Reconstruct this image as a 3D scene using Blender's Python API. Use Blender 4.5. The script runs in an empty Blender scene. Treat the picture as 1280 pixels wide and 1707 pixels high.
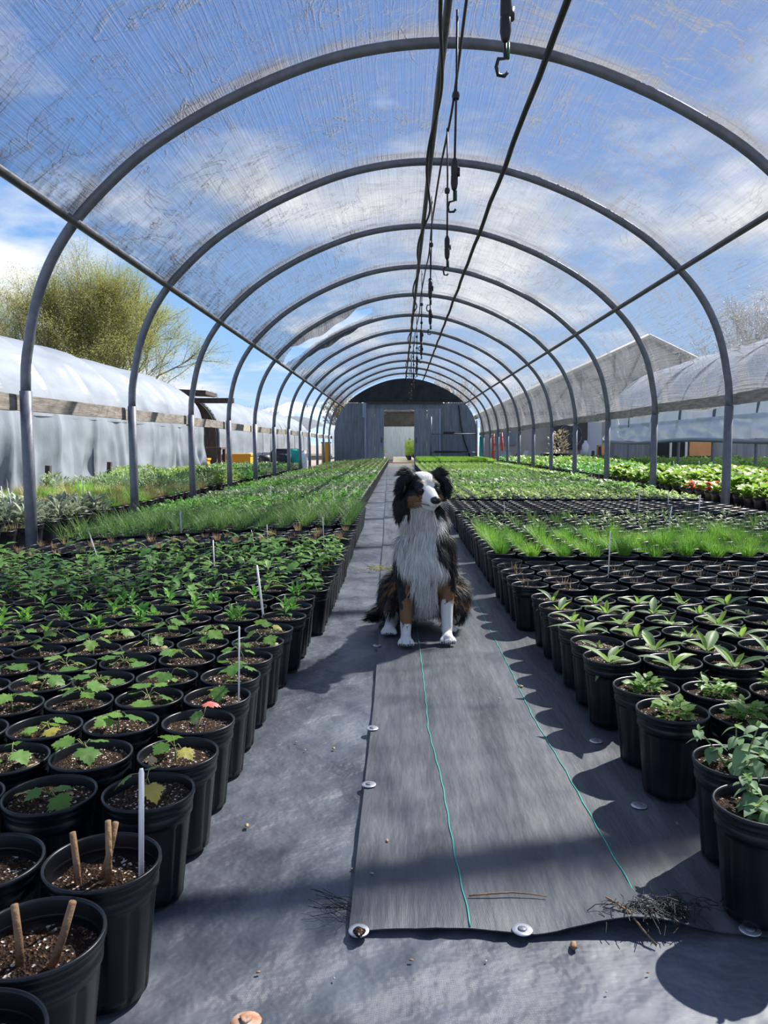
import bpy, math, random
import numpy as np
from mathutils import Vector, Matrix, Euler, noise as mnoise
R = random.Random(7)
PI = math.pi
scene = bpy.context.scene
C = scene.collection

# ------------------------------------------------------------------ camera, sky, sun, exposure
cam_d = bpy.data.cameras.new('camera'); cam = bpy.data.objects.new('camera', cam_d); C.objects.link(cam)
cam_d.sensor_fit = 'HORIZONTAL'; cam_d.sensor_width = 36.0; cam_d.lens = 1270 * 36 / 1280
cam_d.clip_start = 0.05; cam_d.clip_end = 30000
cam.location = (0, 0, 0.75)
cam.rotation_euler = (math.radians(90 - 5.017), 0, math.radians(1.078))
scene.camera = cam

sun_d = bpy.data.lights.new('sun', 'SUN'); sun = bpy.data.objects.new('sun', sun_d); C.objects.link(sun)
sun_d.energy = 11.0; sun_d.angle = math.radians(0.6); sun_d.color = (1.0, 0.95, 0.87)
sun.rotation_euler = Vector((-0.65, -0.67, -1.0)).to_track_quat('-Z', 'Y').to_euler()
sun.location = (10, 10, 20)

vs = scene.view_settings
vs.view_transform = 'Standard'; vs.look = 'None'; vs.gamma = 1.0; vs.use_curve_mapping = False
vs.exposure = 0.25

def build_world():
    w = bpy.data.worlds.new('sky'); scene.world = w; w.use_nodes = True
    t = w.node_tree; t.nodes.clear(); N = t.nodes.new; L = t.links.new
    out = N('ShaderNodeOutputWorld'); bg = N('ShaderNodeBackground'); L(bg.outputs[0], out.inputs[0])
    tc = N('ShaderNodeTexCoord'); sp = N('ShaderNodeSeparateXYZ'); L(tc.outputs['Generated'], sp.inputs[0])
    ramp = N('ShaderNodeValToRGB'); L(sp.outputs['Z'], ramp.inputs[0])
    e = ramp.color_ramp.elements
    e[0].position = 0.0; e[0].color = (0.52, 0.70, 0.90, 1)
    e[1].position = 0.75; e[1].color = (0.055, 0.16, 0.50, 1)
    m = e.new(0.12); m.color = (0.30, 0.53, 0.86, 1)
    m = e.new(0.35); m.color = (0.13, 0.31, 0.70, 1)
    # cloud layer: direction projected on a plane overhead
    az = N('ShaderNodeMath'); az.operation = 'MAXIMUM'; L(sp.outputs['Z'], az.inputs[0]); az.inputs[1].default_value = 0.0
    ad = N('ShaderNodeMath'); ad.operation = 'ADD'; L(az.outputs[0], ad.inputs[0]); ad.inputs[1].default_value = 0.16
    dv = N('ShaderNodeVectorMath'); dv.operation = 'DIVIDE'; L(tc.outputs['Generated'], dv.inputs[0])
    cb = N('ShaderNodeCombineXYZ')
    for i in range(3): L(ad.outputs[0], cb.inputs[i])
    L(cb.outputs[0], dv.inputs[1])
    mp = N('ShaderNodeMapping'); L(dv.outputs[0], mp.inputs[0])
    mp.inputs['Location'].default_value = (-13.7, -6.2, 0); mp.inputs['Scale'].default_value = (1, 1, 0)
    nz = N('ShaderNodeTexNoise'); L(mp.outputs[0], nz.inputs['Vector'])
    nz.inputs['Scale'].default_value = 1.15; nz.inputs['Detail'].default_value = 9; nz.inputs['Roughness'].default_value = 0.56
    cr = N('ShaderNodeValToRGB'); L(nz.outputs['Fac'], cr.inputs[0])
    cr.color_ramp.elements[0].position = 0.475; cr.color_ramp.elements[0].color = (0, 0, 0, 1)
    cr.color_ramp.elements[1].position = 0.62; cr.color_ramp.elements[1].color = (1, 1, 1, 1)
    nz2 = N('ShaderNodeTexNoise'); L(mp.outputs[0], nz2.inputs['Vector'])
    nz2.inputs['Scale'].default_value = 3.4; nz2.inputs['Detail'].default_value = 6
    cc = N('ShaderNodeValToRGB'); L(nz2.outputs['Fac'], cc.inputs[0])
    cc.color_ramp.elements[0].position = 0.35; cc.color_ramp.elements[0].color = (0.62, 0.68, 0.76, 1)
    cc.color_ramp.elements[1].position = 0.62; cc.color_ramp.elements[1].color = (1.0, 1.0, 1.0, 1)
    mx = N('ShaderNodeMixRGB'); L(cr.outputs[0], mx.inputs[0]); L(ramp.outputs[0], mx.inputs[1]); L(cc.outputs[0], mx.inputs[2])
    L(mx.outputs[0], bg.inputs[0]); bg.inputs[1].default_value = 1.0
build_world()

# ------------------------------------------------------------------ helpers
class MB:
    def __init__(s): s.v = []; s.f = []; s.m = []
    def quad(s, pts, mi=0):
        b = len(s.v); s.v += [tuple(p) for p in pts]; s.f.append(tuple(range(b, b + len(pts)))); s.m.append(mi); return s
    def tube(s, pts, rad, n=8, cap=True, mi=0):
        pts = [Vector(p) for p in pts]; k = len(pts)
        if not hasattr(rad, '__len__'): rad = [rad] * k
        b = len(s.v); t0 = (pts[1] - pts[0]).normalized()
        a = Vector((0, 0, 1)) if abs(t0.z) < .9 else Vector((1, 0, 0))
        u = t0.cross(a).normalized()
        for i, p in enumerate(pts):
            t = (pts[min(i + 1, k - 1)] - pts[max(i - 1, 0)]).normalized()
            u = (u - t * u.dot(t)).normalized(); w = t.cross(u)
            for j in range(n):
                an = 2 * PI * j / n
                s.v.append(tuple(p + (u * math.cos(an) + w * math.sin(an)) * rad[i]))
        for i in range(k - 1):
            for j in range(n):
                j2 = (j + 1) % n
                s.f.append((b + i * n + j, b + i * n + j2, b + (i + 1) * n + j2, b + (i + 1) * n + j)); s.m.append(mi)
        if cap:
            s.f.append(tuple(b + j for j in range(n))[::-1]); s.m.append(mi)
            s.f.append(tuple(b + (k - 1) * n + j for j in range(n))); s.m.append(mi)
        return s
    def box(s, c, d, rot=None, mi=0, bev=0.0):
        c = Vector(c); hx, hy, hz = d[0] / 2, d[1] / 2, d[2] / 2; b = len(s.v)
        for z in (-hz, hz):
            for x, y in ((-hx, -hy), (hx, -hy), (hx, hy), (-hx, hy)):
                p = Vector((x, y, z))
                if rot is not None: p = rot @ p
                s.v.append(tuple(c + p))
        for q in ((3, 2, 1, 0), (4, 5, 6, 7), (0, 1, 5, 4), (1, 2, 6, 5), (2, 3, 7, 6), (3, 0, 4, 7)):
            s.f.append(tuple(b + i for i in q)); s.m.append(mi)
        return s
    def lathe(s, prof, n=24, fn=None, mi=0, cap0=False, cap1=False):
        b = len(s.v); k = len(prof)
        for i, (r, z) in enumerate(prof):
            for j in range(n):
                a = 2 * PI * j / n; rr = fn(i, j, a, r, z) if fn else r
                s.v.append((rr * math.cos(a), rr * math.sin(a), z))
        for i in range(k - 1):
            for j in range(n):
                j2 = (j + 1) % n
                s.f.append((b + i * n + j, b + i * n + j2, b + (i + 1) * n + j2, b + (i + 1) * n + j)); s.m.append(mi)
        if cap0: s.f.append(tuple(b + j for j in range(n))[::-1]); s.m.append(mi)
        if cap1: s.f.append(tuple(b + (k - 1) * n + j for j in range(n))); s.m.append(mi)
        return s
    def grid(s, nu, nv, fn, mi=0, skip=None):
        b = len(s.v)
        for i in range(nu + 1):
            for j in range(nv + 1): s.v.append(tuple(fn(i / nu, j / nv)))
        for i in range(nu):
            for j in range(nv):
                if skip and skip((i + .5) / nu, (j + .5) / nv): continue
                a = b + i * (nv + 1) + j
                s.f.append((a, a + nv + 1, a + nv + 2, a + 1)); s.m.append(mi)
        return s
    def add(s, o, M=None, mi=None):
        b = len(s.v)
        s.v += [tuple(M @ Vector(p)) for p in o.v] if M is not None else list(o.v)
        s.f += [tuple(b + i for i in q) for q in o.f]; s.m += o.m if mi is None else [mi] * len(o.f)
        return s
    def ribbon(s, pts, wid, side, mi=0):
        b = len(s.v); sd = Vector(side).normalized()
        for p, w in zip(pts, wid):
            p = Vector(p); s.v.append(tuple(p - sd * w)); s.v.append(tuple(p + sd * w))
        for i in range(len(pts) - 1):
            s.f.append((b + 2 * i, b + 2 * i + 1, b + 2 * i + 3, b + 2 * i + 2)); s.m.append(mi)
        return s
    def prism(s, poly, y0, y1, mi=0):
        """polygon in x,z extruded along y"""
        b = len(s.v); n = len(poly)
        s.v += [(x, y0, z) for x, z in poly] + [(x, y1, z) for x, z in poly]
        s.f.append(tuple(range(b, b + n))); s.f.append(tuple(range(b + 2 * n - 1, b + n - 1, -1))); s.m += [mi, mi]
        for i in range(n):
            j = (i + 1) % n; s.f.append((b + i, b + n + i, b + n + j, b + j)); s.m.append(mi)
        return s
    def mesh(s, name, mats, smooth=True):
        me = bpy.data.meshes.new(name); me.from_pydata(s.v, [], s.f)
        if not isinstance(mats, (list, tuple)): mats = [mats]
        for m in mats: me.materials.append(m)
        if len(mats) > 1: me.polygons.foreach_set('material_index', s.m)
        if smooth: me.polygons.foreach_set('use_smooth', [True] * len(me.polygons))
        me.update(); return me

def ob(name, me, parent=None, loc=None, rot=None, M=None, scale=None):
    o = bpy.data.objects.new(name, me); C.objects.link(o)
    if parent is not None: o.parent = parent
    if M is not None: o.matrix_basis = M
    if loc is not None: o.location = loc
    if rot is not None: o.rotation_euler = rot
    if scale is not None: o.scale = scale if hasattr(scale, '__len__') else (scale,) * 3
    return o
def part(name, mb, m, parent, smooth=True, **k): return ob(name, mb.mesh(name, m, smooth), parent, **k)
def tag(o, label, cat, group=None, kind=None):
    if label: o['label'] = label
    if cat: o['category'] = cat
    if group: o['group'] = group
    if kind: o['kind'] = kind
    return o
def thing(name, label, cat, loc=(0, 0, 0), rz=0, group=None):
    return tag(ob(name, None, loc=loc, rot=(0, 0, rz)), label, cat, group)
def struct(name, mb, m, label, cat=None, smooth=False, parent=None):
    o = ob(name, mb.mesh(name, m, smooth), parent)
    if parent is None: o['kind'] = 'structure'; o['label'] = label; o['category'] = cat or name.split('_')[0]
    return o
def rnd(a, b): return R.uniform(a, b)
def Rz(a): return Matrix.Rotation(a, 4, 'Z')
def Rx(a): return Matrix.Rotation(a, 4, 'X')
def Ry(a): return Matrix.Rotation(a, 4, 'Y')
def T(*p): return Matrix.Translation(Vector(p))
def S(a, b=None, c=None): return Matrix.Diagonal((a, b if b is not None else a, c if c is not None else a, 1))
def flat(mb):  # split smooth: helper not needed for flat boxes
    return mb

# ------------------------------------------------------------------ materials
def mat(name, col, rough=0.6, col2=None, scale=8.0, detail=4, rnd_v=0.0, bump=0.0, bscale=None, metal=0.0,
        stretch=(1, 1, 1), spec=0.5, transl=0.0, tcol=None, coat=0.0, lo=0.35, hi=0.65, sheen=0.0):
    m = bpy.data.materials.new(name); m.use_nodes = True; t = m.node_tree; N = t.nodes.new; L = t.links.new
    b = t.nodes['Principled BSDF']; o = t.nodes['Material Output']
    b.inputs['Roughness'].default_value = rough; b.inputs['Metallic'].default_value = metal
    b.inputs['Specular IOR Level'].default_value = spec
    if coat: b.inputs['Coat Weight'].default_value = coat
    if sheen: b.inputs['Sheen Weight'].default_value = sheen
    tc = N('ShaderNodeTexCoord'); mp = N('ShaderNodeMapping'); L(tc.outputs['Object'], mp.inputs[0])
    mp.inputs['Scale'].default_value = stretch
    last = None
    if col2 is not None:
        nz = N('ShaderNodeTexNoise'); L(mp.outputs[0], nz.inputs['Vector'])
        nz.inputs['Scale'].default_value = scale; nz.inputs['Detail'].default_value = detail
        r = N('ShaderNodeValToRGB'); L(nz.outputs['Fac'], r.inputs[0])
        r.color_ramp.elements[0].position = lo; r.color_ramp.elements[0].color = (*col, 1)
        r.color_ramp.elements[1].position = hi; r.color_ramp.elements[1].color = (*col2, 1)
        last = r.outputs[0]
    if rnd_v:
        oi = N('ShaderNodeObjectInfo'); h = N('ShaderNodeHueSaturation')
        mr = N('ShaderNodeMapRange'); L(oi.outputs['Random'], mr.inputs[0])
        mr.inputs['To Min'].default_value = 1 - rnd_v; mr.inputs['To Max'].default_value = 1 + rnd_v
        L(mr.outputs[0], h.inputs['Value'])
        mr2 = N('ShaderNodeMapRange'); L(oi.outputs['Random'], mr2.inputs[0])
        mr2.inputs['To Min'].default_value = 0.5 + rnd_v * .06; mr2.inputs['To Max'].default_value = 0.5 - rnd_v * .06
        L(mr2.outputs[0], h.inputs['Hue'])
        if last: L(last, h.inputs['Color'])
        else: h.inputs['Color'].default_value = (*col, 1)
        last = h.outputs[0]
    if last: L(last, b.inputs['Base Color'])
    else: b.inputs['Base Color'].default_value = (*col, 1)
    if bump:
        nb = N('ShaderNodeTexNoise'); L(mp.outputs[0], nb.inputs['Vector']); nb.inputs['Scale'].default_value = bscale or scale * 3
        nb.inputs['Detail'].default_value = 5
        bp = N('ShaderNodeBump'); bp.inputs['Strength'].default_value = bump; bp.inputs['Distance'].default_value = 0.02
        L(nb.outputs['Fac'], bp.inputs['Height']); L(bp.outputs[0], b.inputs['Normal'])
    if transl:
        tr = N('ShaderNodeBsdfTranslucent'); ms = N('ShaderNodeMixShader'); ms.inputs[0].default_value = transl
        if tcol is not None: tr.inputs[0].default_value = (*tcol, 1)
        elif last: L(last, tr.inputs[0])
        else: tr.inputs[0].default_value = (*col, 1)
        L(b.outputs[0], ms.inputs[1]); L(tr.outputs[0], ms.inputs[2]); L(ms.outputs[0], o.inputs[0])
    return m

def mat_soil():
    m = bpy.data.materials.new('potting_soil'); m.use_nodes = True; t = m.node_tree; N = t.nodes.new; L = t.links.new
    b = t.nodes['Principled BSDF']; b.inputs['Roughness'].default_value = 0.9; b.inputs['Specular IOR Level'].default_value = 0.2
    tc = N('ShaderNodeTexCoord'); oi = N('ShaderNodeObjectInfo'); va = N('ShaderNodeVectorMath'); va.operation = 'ADD'
    sc = N('ShaderNodeVectorMath'); sc.operation = 'SCALE'; sc.inputs['Scale'].default_value = 7.0
    cb = N('ShaderNodeCombineXYZ')
    for i in range(3): L(oi.outputs['Random'], cb.inputs[i])
    L(cb.outputs[0], sc.inputs[0]); L(tc.outputs['Object'], va.inputs[0]); L(sc.outputs[0], va.inputs[1])
    vo = N('ShaderNodeTexVoronoi'); vo.inputs['Scale'].default_value = 300; L(va.outputs[0], vo.inputs['Vector'])
    sp = N('ShaderNodeSeparateColor'); L(vo.outputs['Color'], sp.inputs[0])
    r = N('ShaderNodeValToRGB'); r.color_ramp.interpolation = 'CONSTANT'; L(sp.outputs[0], r.inputs[0])
    e = r.color_ramp.elements; e[0].position = 0; e[0].color = (0.018, 0.011, 0.007, 1); e[1].position = 0.945; e[1].color = (0.62, 0.58, 0.52, 1)
    for p, c in ((.35, (.032, .018, .011, 1)), (.6, (.055, .030, .017, 1)), (.8, (.11, .06, .033, 1)), (.91, (.22, .15, .09, 1))):
        q = e.new(p); q.color = c
    L(r.outputs[0], b.inputs['Base Color'])
    bp = N('ShaderNodeBump'); bp.inputs['Strength'].default_value = 0.8; bp.inputs['Distance'].default_value = 0.006
    L(vo.outputs['Distance'], bp.inputs['Height']); L(bp.outputs[0], b.inputs['Normal'])
    return m

def mat_fabric(name, base, base2, weave, rough, streak=(1, 1, 1), sscale=3.0, wr=0.3, spec=0.5, ws=(1, 1)):
    """woven black landscape fabric: dusty patches, creases, fine weave"""
    m = bpy.data.materials.new(name); m.use_nodes = True; t = m.node_tree; N = t.nodes.new; L = t.links.new
    b = t.nodes['Principled BSDF']; b.inputs['Roughness'].default_value = rough; b.inputs['Specular IOR Level'].default_value = spec
    tc = N('ShaderNodeTexCoord'); mp = N('ShaderNodeMapping'); L(tc.outputs['Object'], mp.inputs[0]); mp.inputs['Scale'].default_value = streak
    n1 = N('ShaderNodeTexNoise'); L(mp.outputs[0], n1.inputs['Vector']); n1.inputs['Scale'].default_value = sscale; n1.inputs['Detail'].default_value = 8
    n1.inputs['Roughness'].default_value = 0.65
    r = N('ShaderNodeValToRGB'); L(n1.outputs['Fac'], r.inputs[0])
    r.color_ramp.elements[0].position = .36; r.color_ramp.elements[0].color = (*base, 1)
    r.color_ramp.elements[1].position = .68; r.color_ramp.elements[1].color = (*base2, 1)
    n2 = N('ShaderNodeTexNoise'); L(tc.outputs['Object'], n2.inputs['Vector']); n2.inputs['Scale'].default_value = 45; n2.inputs['Detail'].default_value = 3
    r2 = N('ShaderNodeValToRGB'); L(n2.outputs['Fac'], r2.inputs[0])
    r2.color_ramp.elements[0].position = .60; r2.color_ramp.elements[0].color = (0, 0, 0, 1); r2.color_ramp.elements[1].position = .8; r2.color_ramp.elements[1].color = (.35, .35, .35, 1)
    mx = N('ShaderNodeMixRGB'); L(r2.outputs[0], mx.inputs[0]); L(r.outputs[0], mx.inputs[1]); mx.inputs[2].default_value = (.16, .16, .16, 1)
    L(mx.outputs[0], b.inputs['Base Color'])
    w1 = N('ShaderNodeTexWave'); w1.bands_direction = 'X'; w1.inputs['Scale'].default_value = weave * ws[0]; w1.inputs['Distortion'].default_value = 0.6
    w2 = N('ShaderNodeTexWave'); w2.bands_direction = 'Y'; w2.inputs['Scale'].default_value = weave * ws[1]; w2.inputs['Distortion'].default_value = 0.6
    L(tc.outputs['Object'], w1.inputs[0]); L(tc.outputs['Object'], w2.inputs[0])
    mm = N('ShaderNodeMath'); mm.operation = 'MULTIPLY'; L(w1.outputs['Fac'], mm.inputs[0]); L(w2.outputs['Fac'], mm.inputs[1])
    bp = N('ShaderNodeBump'); bp.inputs['Strength'].default_value = 0.3; bp.inputs['Distance'].default_value = 0.0012; L(mm.outputs[0], bp.inputs['Height'])
    nb = N('ShaderNodeTexNoise'); L(mp.outputs[0], nb.inputs['Vector']); nb.inputs['Scale'].default_value = sscale * 2.2; nb.inputs['Detail'].default_value = 4
    b2 = N('ShaderNodeBump'); b2.inputs['Strength'].default_value = wr; b2.inputs['Distance'].default_value = 0.03
    L(nb.outputs['Fac'], b2.inputs['Height']); L(bp.outputs[0], b2.inputs['Normal']); L(b2.outputs[0], b.inputs['Normal'])
    return m

def mat_shade():
    """woven shade cloth: share of open mesh varies with the weave and with doubled folds"""
    m = bpy.data.materials.new('shade_cloth'); m.use_nodes = True; t = m.node_tree; N = t.nodes.new; L = t.links.new
    t.nodes.remove(t.nodes['Principled BSDF']); o = t.nodes['Material Output']
    uv = N('ShaderNodeUVMap'); uv.uv_map = 'cloth'
    def nz(sx, sy, det, rough=.6):
        mp = N('ShaderNodeMapping'); L(uv.outputs[0], mp.inputs[0]); mp.inputs['Scale'].default_value = (sx, sy, 1)
        n = N('ShaderNodeTexNoise'); L(mp.outputs[0], n.inputs['Vector']); n.inputs['Scale'].default_value = 1; n.inputs['Detail'].default_value = det
        n.inputs['Roughness'].default_value = rough; return n.outputs['Fac']
    def mr(x, a, b_, c, d):
        k = N('ShaderNodeMapRange'); L(x, k.inputs[0]); k.inputs[1].default_value = a; k.inputs[2].default_value = b_; k.inputs[3].default_value = c; k.inputs[4].default_value = d; return k.outputs[0]
    def ad(a, b_):
        k = N('ShaderNodeMath'); L(a, k.inputs[0]); L(b_, k.inputs[1]); k.use_clamp = True; return k.outputs[0]
    s1 = mr(nz(60, .7, 3), .35, .75, .0, .26)       # fine threads running lengthwise
    s2 = mr(nz(2.2, 7, 5, .7), .5, .8, .0, .30)    # cross wrinkles
    s3 = mr(nz(1.0, .6, 3), .3, .7, .0, .10)
    at = N('ShaderNodeAttribute'); at.attribute_name = 'fold'
    def ridge(sx, sy, dist, wdt, amt, msx, msy):
        mp = N('ShaderNodeMapping'); L(uv.outputs[0], mp.inputs[0]); mp.inputs['Scale'].default_value = (sx, sy, 1)
        n = N('ShaderNodeTexNoise'); L(mp.outputs[0], n.inputs['Vector']); n.inputs['Scale'].default_value = 1; n.inputs['Detail'].default_value = 3; n.inputs['Distortion'].default_value = dist
        sb = N('ShaderNodeMath'); sb.operation = 'SUBTRACT'; L(n.outputs['Fac'], sb.inputs[0]); sb.inputs[1].default_value = .5
        ab = N('ShaderNodeMath'); ab.operation = 'ABSOLUTE'; L(sb.outputs[0], ab.inputs[0])
        ln = mr(ab.outputs[0], 0, wdt, amt, 0); mk = mr(nz(msx, msy, 2), .46, .62, 0, 1)
        mu = N('ShaderNodeMath'); mu.operation = 'MULTIPLY'; L(ln, mu.inputs[0]); L(mk, mu.inputs[1]); return mu.outputs[0]
    r1 = ridge(1.6, 3.4, 1.2, .022, .42, .8, 1.1); r2 = ridge(5, 1.2, .8, .02, .34, 1.3, .5); r3 = ridge(6, 9, 1.5, .03, .30, 1.6, 1.9)
    f = ad(ad(ad(s1, s2), s3), at.outputs['Fac'])
    f = ad(ad(ad(f, r1), r2), r3)
    add = N('ShaderNodeMath'); L(f, add.inputs[0]); add.inputs[1].default_value = 0.22; add.use_clamp = True
    df = N('ShaderNodeBsdfDiffuse'); df.inputs[0].default_value = (.10, .105, .115, 1)
    tl = N('ShaderNodeBsdfTranslucent'); tl.inputs[0].default_value = (.25, .26, .285, 1)
    bp = N('ShaderNodeBump'); bp.inputs['Strength'].default_value = .9; bp.inputs['Distance'].default_value = .06; L(f, bp.inputs['Height'])
    L(bp.outputs[0], df.inputs['Normal']); L(bp.outputs[0], tl.inputs['Normal'])
    mx = N('ShaderNodeMixShader'); mx.inputs[0].default_value = .5; L(df.outputs[0], mx.inputs[1]); L(tl.outputs[0], mx.inputs[2])
    tr = N('ShaderNodeBsdfTransparent'); tr.inputs[0].default_value = (.97, .98, 1, 1)
    m2 = N('ShaderNodeMixShader'); L(add.outputs[0], m2.inputs[0]); L(tr.outputs[0], m2.inputs[1]); L(mx.outputs[0], m2.inputs[2])
    L(m2.outputs[0], o.inputs[0]); return m

M = {}
M['pot'] = mat('black_plastic', (.0028, .0034, .0060), .36, (.0055, .0065, .0105), 25, rnd_v=.25, spec=.38)
M['soil'] = mat_soil()
M['pipe'] = mat('galvanised_pipe', (.13, .145, .17), .5, (.18, .195, .225), 14, metal=.25, bump=.05)
M['purlin'] = mat('dark_pipe', (.07, .07, .08), .5, (.12, .12, .13), 10, metal=.4)
M['wood'] = mat('weathered_wood', (.25, .215, .18), .85, (.42, .375, .33), 5, stretch=(9, 1, 9), bump=.25, bscale=14)
M['sill'] = mat('pale_wood', (.36, .33, .30), .85, (.50, .47, .43), 4, stretch=(8, 1, 8), bump=.2)
M['shade'] = mat_shade()
M['rope'] = mat('black_rope', (.012, .012, .014), .6)
M['rubber'] = mat('black_rubber', (.01, .01, .012), .45)
M['white'] = mat('white_plastic', (.82, .84, .87), .4, (.76, .78, .82), 30, transl=.4)
M['steel'] = mat('washer_steel', (.62, .66, .72), .35, (.45, .48, .52), 30, metal=.7)
M['rust'] = mat('rusty_washer', (.30, .13, .06), .8, (.45, .36, .30), 40)
M['twig'] = mat('dry_stem', (.34, .21, .11), .8, (.20, .11, .055), 30, bump=.3)
M['green_thread'] = mat('green_thread', (.05, .42, .33), .6)
M['ground_cloth'] = mat_fabric('ground_fabric', (.052, .063, .082), (.135, .155, .188), 210, .40, sscale=3.4, wr=.9)
M['strip'] = mat_fabric('fabric_strip', (.046, .053, .064), (.112, .123, .140), 240, .42, streak=(3, .55, 1), sscale=3.2, wr=.22, ws=(1, .8))
M['earth'] = mat('yard_gravel', (.16, .14, .12), .95, (.27, .24, .21), 1.2, bump=.4, bscale=20)
M['plywood'] = mat('painted_plywood', (.13, .155, .19), .7, (.20, .23, .275), 2.5, stretch=(5, 5, .6), bump=.1)
M['plywood_door'] = mat('door_plywood', (.17, .20, .245), .7, (.26, .295, .35), 2.5, stretch=(5, 5, .6), bump=.1)
M['plywood_dark'] = mat('dark_plywood', (.012, .014, .018), .8, (.03, .032, .038), 3)
M['plywood_light'] = mat('pale_plywood', (.26, .33, .44), .7, (.34, .42, .54), 2.0, stretch=(5, 5, .6))
M['poly'] = mat('white_poly_film', (.29, .33, .38), .36, (.37, .41, .46), 1.3, stretch=(1, .6, 2), transl=.35, bump=.7, bscale=2.4, spec=.5)
M['poly_grey'] = mat('grey_poly_film', (.30, .34, .39), .32, (.44, .49, .54), 1.6, stretch=(1, 1.2, .5), transl=.4, bump=.8, bscale=3.2)
M['poly_bright'] = mat('clear_poly_film', (.62, .67, .74), .32, (.76, .80, .86), 1.3, stretch=(1, 1.4, .7), transl=.5, bump=.8, bscale=3.0)
M['polycarb'] = mat('beige_panel', (.56, .54, .47), .5, (.64, .62, .55), 1, transl=.3)
M['yellow_film'] = mat('yellowed_film', (.74, .74, .60), .5, (.82, .82, .70), 1, transl=.75)
M['beige'] = mat('beige_wall', (.36, .33, .27), .7, (.44, .41, .34), 1.5)
M['brown_board'] = mat('brown_board', (.50, .24, .10), .7, (.56, .29, .14), 3)
M['darkwood'] = mat('dark_wood', (.045, .036, .032), .85, (.09, .07, .06), 4, stretch=(6, 6, .8))
M['orange'] = mat('orange_plastic', (.85, .36, .01), .5)
M['teal'] = mat('teal_sheet', (.01, .42, .33), .6)
M['red'] = mat('red_paint', (.45, .06, .03), .5)
M['greenpaint'] = mat('green_paint', (.02, .12, .05), .5)
M['stone'] = mat('grey_stone', (.26, .25, .25), .85, (.38, .37, .36), 9, bump=.3)
M['glass'] = mat('dark_glass', (.02, .025, .03), .08)
def leafm(n, c, c2=None, tl=.42, rv=.22, rough=.5): return mat(n, c, rough, c2 or tuple(k * 1.5 for k in c), 60, rnd_v=rv, transl=tl, spec=.4)
M['maple'] = leafm('maple_leaf', (.10, .225, .04), (.19, .38, .075))
M['maple_y'] = leafm('yellow_leaf', (.42, .38, .07), (.56, .50, .12))
M['maple_t'] = leafm('dry_leaf', (.46, .34, .17), (.60, .46, .25), tl=.2)
M['maple_p'] = leafm('pink_leaf', (.60, .16, .11), (.70, .28, .18), tl=.3)
M['rosette'] = leafm('bright_leaf', (0.11, 0.29, 0.045), (0.19, 0.43, 0.08))
M['herb'] = leafm('herb_leaf', (.10, .235, .055), (.18, .36, .09))
M['oregano'] = leafm('grey_green_leaf', (0.15, 0.27, 0.125), (0.27, 0.42, 0.23), rough=.6)
M['lance'] = leafm('lance_leaf', (0.19, 0.32, 0.125), (0.32, 0.46, 0.22))
M['lance_y'] = leafm('lance_young_leaf', (0.26, 0.44, 0.07), (0.38, 0.56, 0.12))
M['mint'] = leafm('mint_leaf', (0.19, 0.34, 0.07), (0.33, 0.49, 0.15))
M['tuft'] = leafm('tuft_grass', (0.16, 0.36, 0.045), (0.28, 0.54, 0.08), tl=.4)
M['grass'] = leafm('long_grass', (.10, .215, .05), (.19, .34, .085), tl=.4)
M['drygrass'] = leafm('dry_grass', (.38, .25, .12), (.52, .38, .20), tl=.25)
M['tangrass'] = leafm('tan_grass', (.36, .25, .11), (.30, .32, .09), tl=.3)
M['silver'] = leafm('silver_leaf', (.24, .30, .19), (.40, .46, .31), tl=.3)
M['lime'] = leafm('lime_leaf', (.15, .29, .03), (.28, .42, .065), tl=.45)
M['shrub'] = leafm('shrub_leaf', (0.15, 0.25, 0.05), (0.28, 0.42, 0.1), tl=.4)
M['greygreen'] = leafm('grey_green_shrub', (0.13, 0.22, 0.09), (0.24, 0.35, 0.16), tl=.3)
M['redleaf'] = leafm('red_leaf', (.42, .09, .05), (.55, .2, .1))
M['stem'] = mat('green_stem', (.16, .22, .06), .6, (.26, .24, .10), 30)
M['stemred'] = mat('red_stem', (.35, .16, .10), .6)
M['bark'] = mat('tree_bark', (.16, .13, .085), .9, (.27, .22, .14), 6)
M['willow'] = leafm('willow_bud', (.27, .29, .07), (.42, .42, .14), tl=.35)
M['bud'] = leafm('brown_bud', (.26, .21, .12), (.38, .33, .20), tl=.3)
M['mountain'] = mat('mountain_haze_blue', (.17, .27, .45), .95, (.24, .35, .53), .0016, lo=.4, hi=.6)  # distance haze is mixed into this bluish base colour
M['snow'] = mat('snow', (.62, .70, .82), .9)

# ------------------------------------------------------------------ the place
XC = 0.30; SP = 2.21
def hy(k): return (k + 1.5) * SP
PROF = [(3.0, 0), (3.0, 1.12), (2.96, 1.5), (2.86, 1.88), (2.68, 2.22), (2.42, 2.52), (2.02, 2.85), (1.42, 3.18), (.72, 3.43), (0, 3.515)]
def smooth_prof(n=60):
    """hoop outline left post foot -> ridge -> right post foot, resampled by length; relative x, z"""
    pts = [(-x, z) for x, z in PROF] + [(x, z) for x, z in PROF[::-1][1:]]
    # catmull-rom
    P = [Vector((a, b)) for a, b in pts]; out = []
    for i in range(len(P) - 1):
        p0, p1, p2, p3 = P[max(i - 1, 0)], P[i], P[i + 1], P[min(i + 2, len(P) - 1)]
        if i == 0 or i == len(P) - 2:
            out += [p1.lerp(p2, k / 8) for k in range(8)]; continue
        for k in range(8):
            t = k / 8
            out.append(.5 * ((2 * p1) + (p2 - p0) * t + (2 * p0 - 5 * p1 + 4 * p2 - p3) * t * t + (3 * p1 - p0 - 3 * p2 + p3) * t ** 3))
    out.append(P[-1]); return out
HP = smooth_prof()
HL = [0.0]
for a, b in zip(HP, HP[1:]): HL.append(HL[-1] + (b - a).length)
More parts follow.
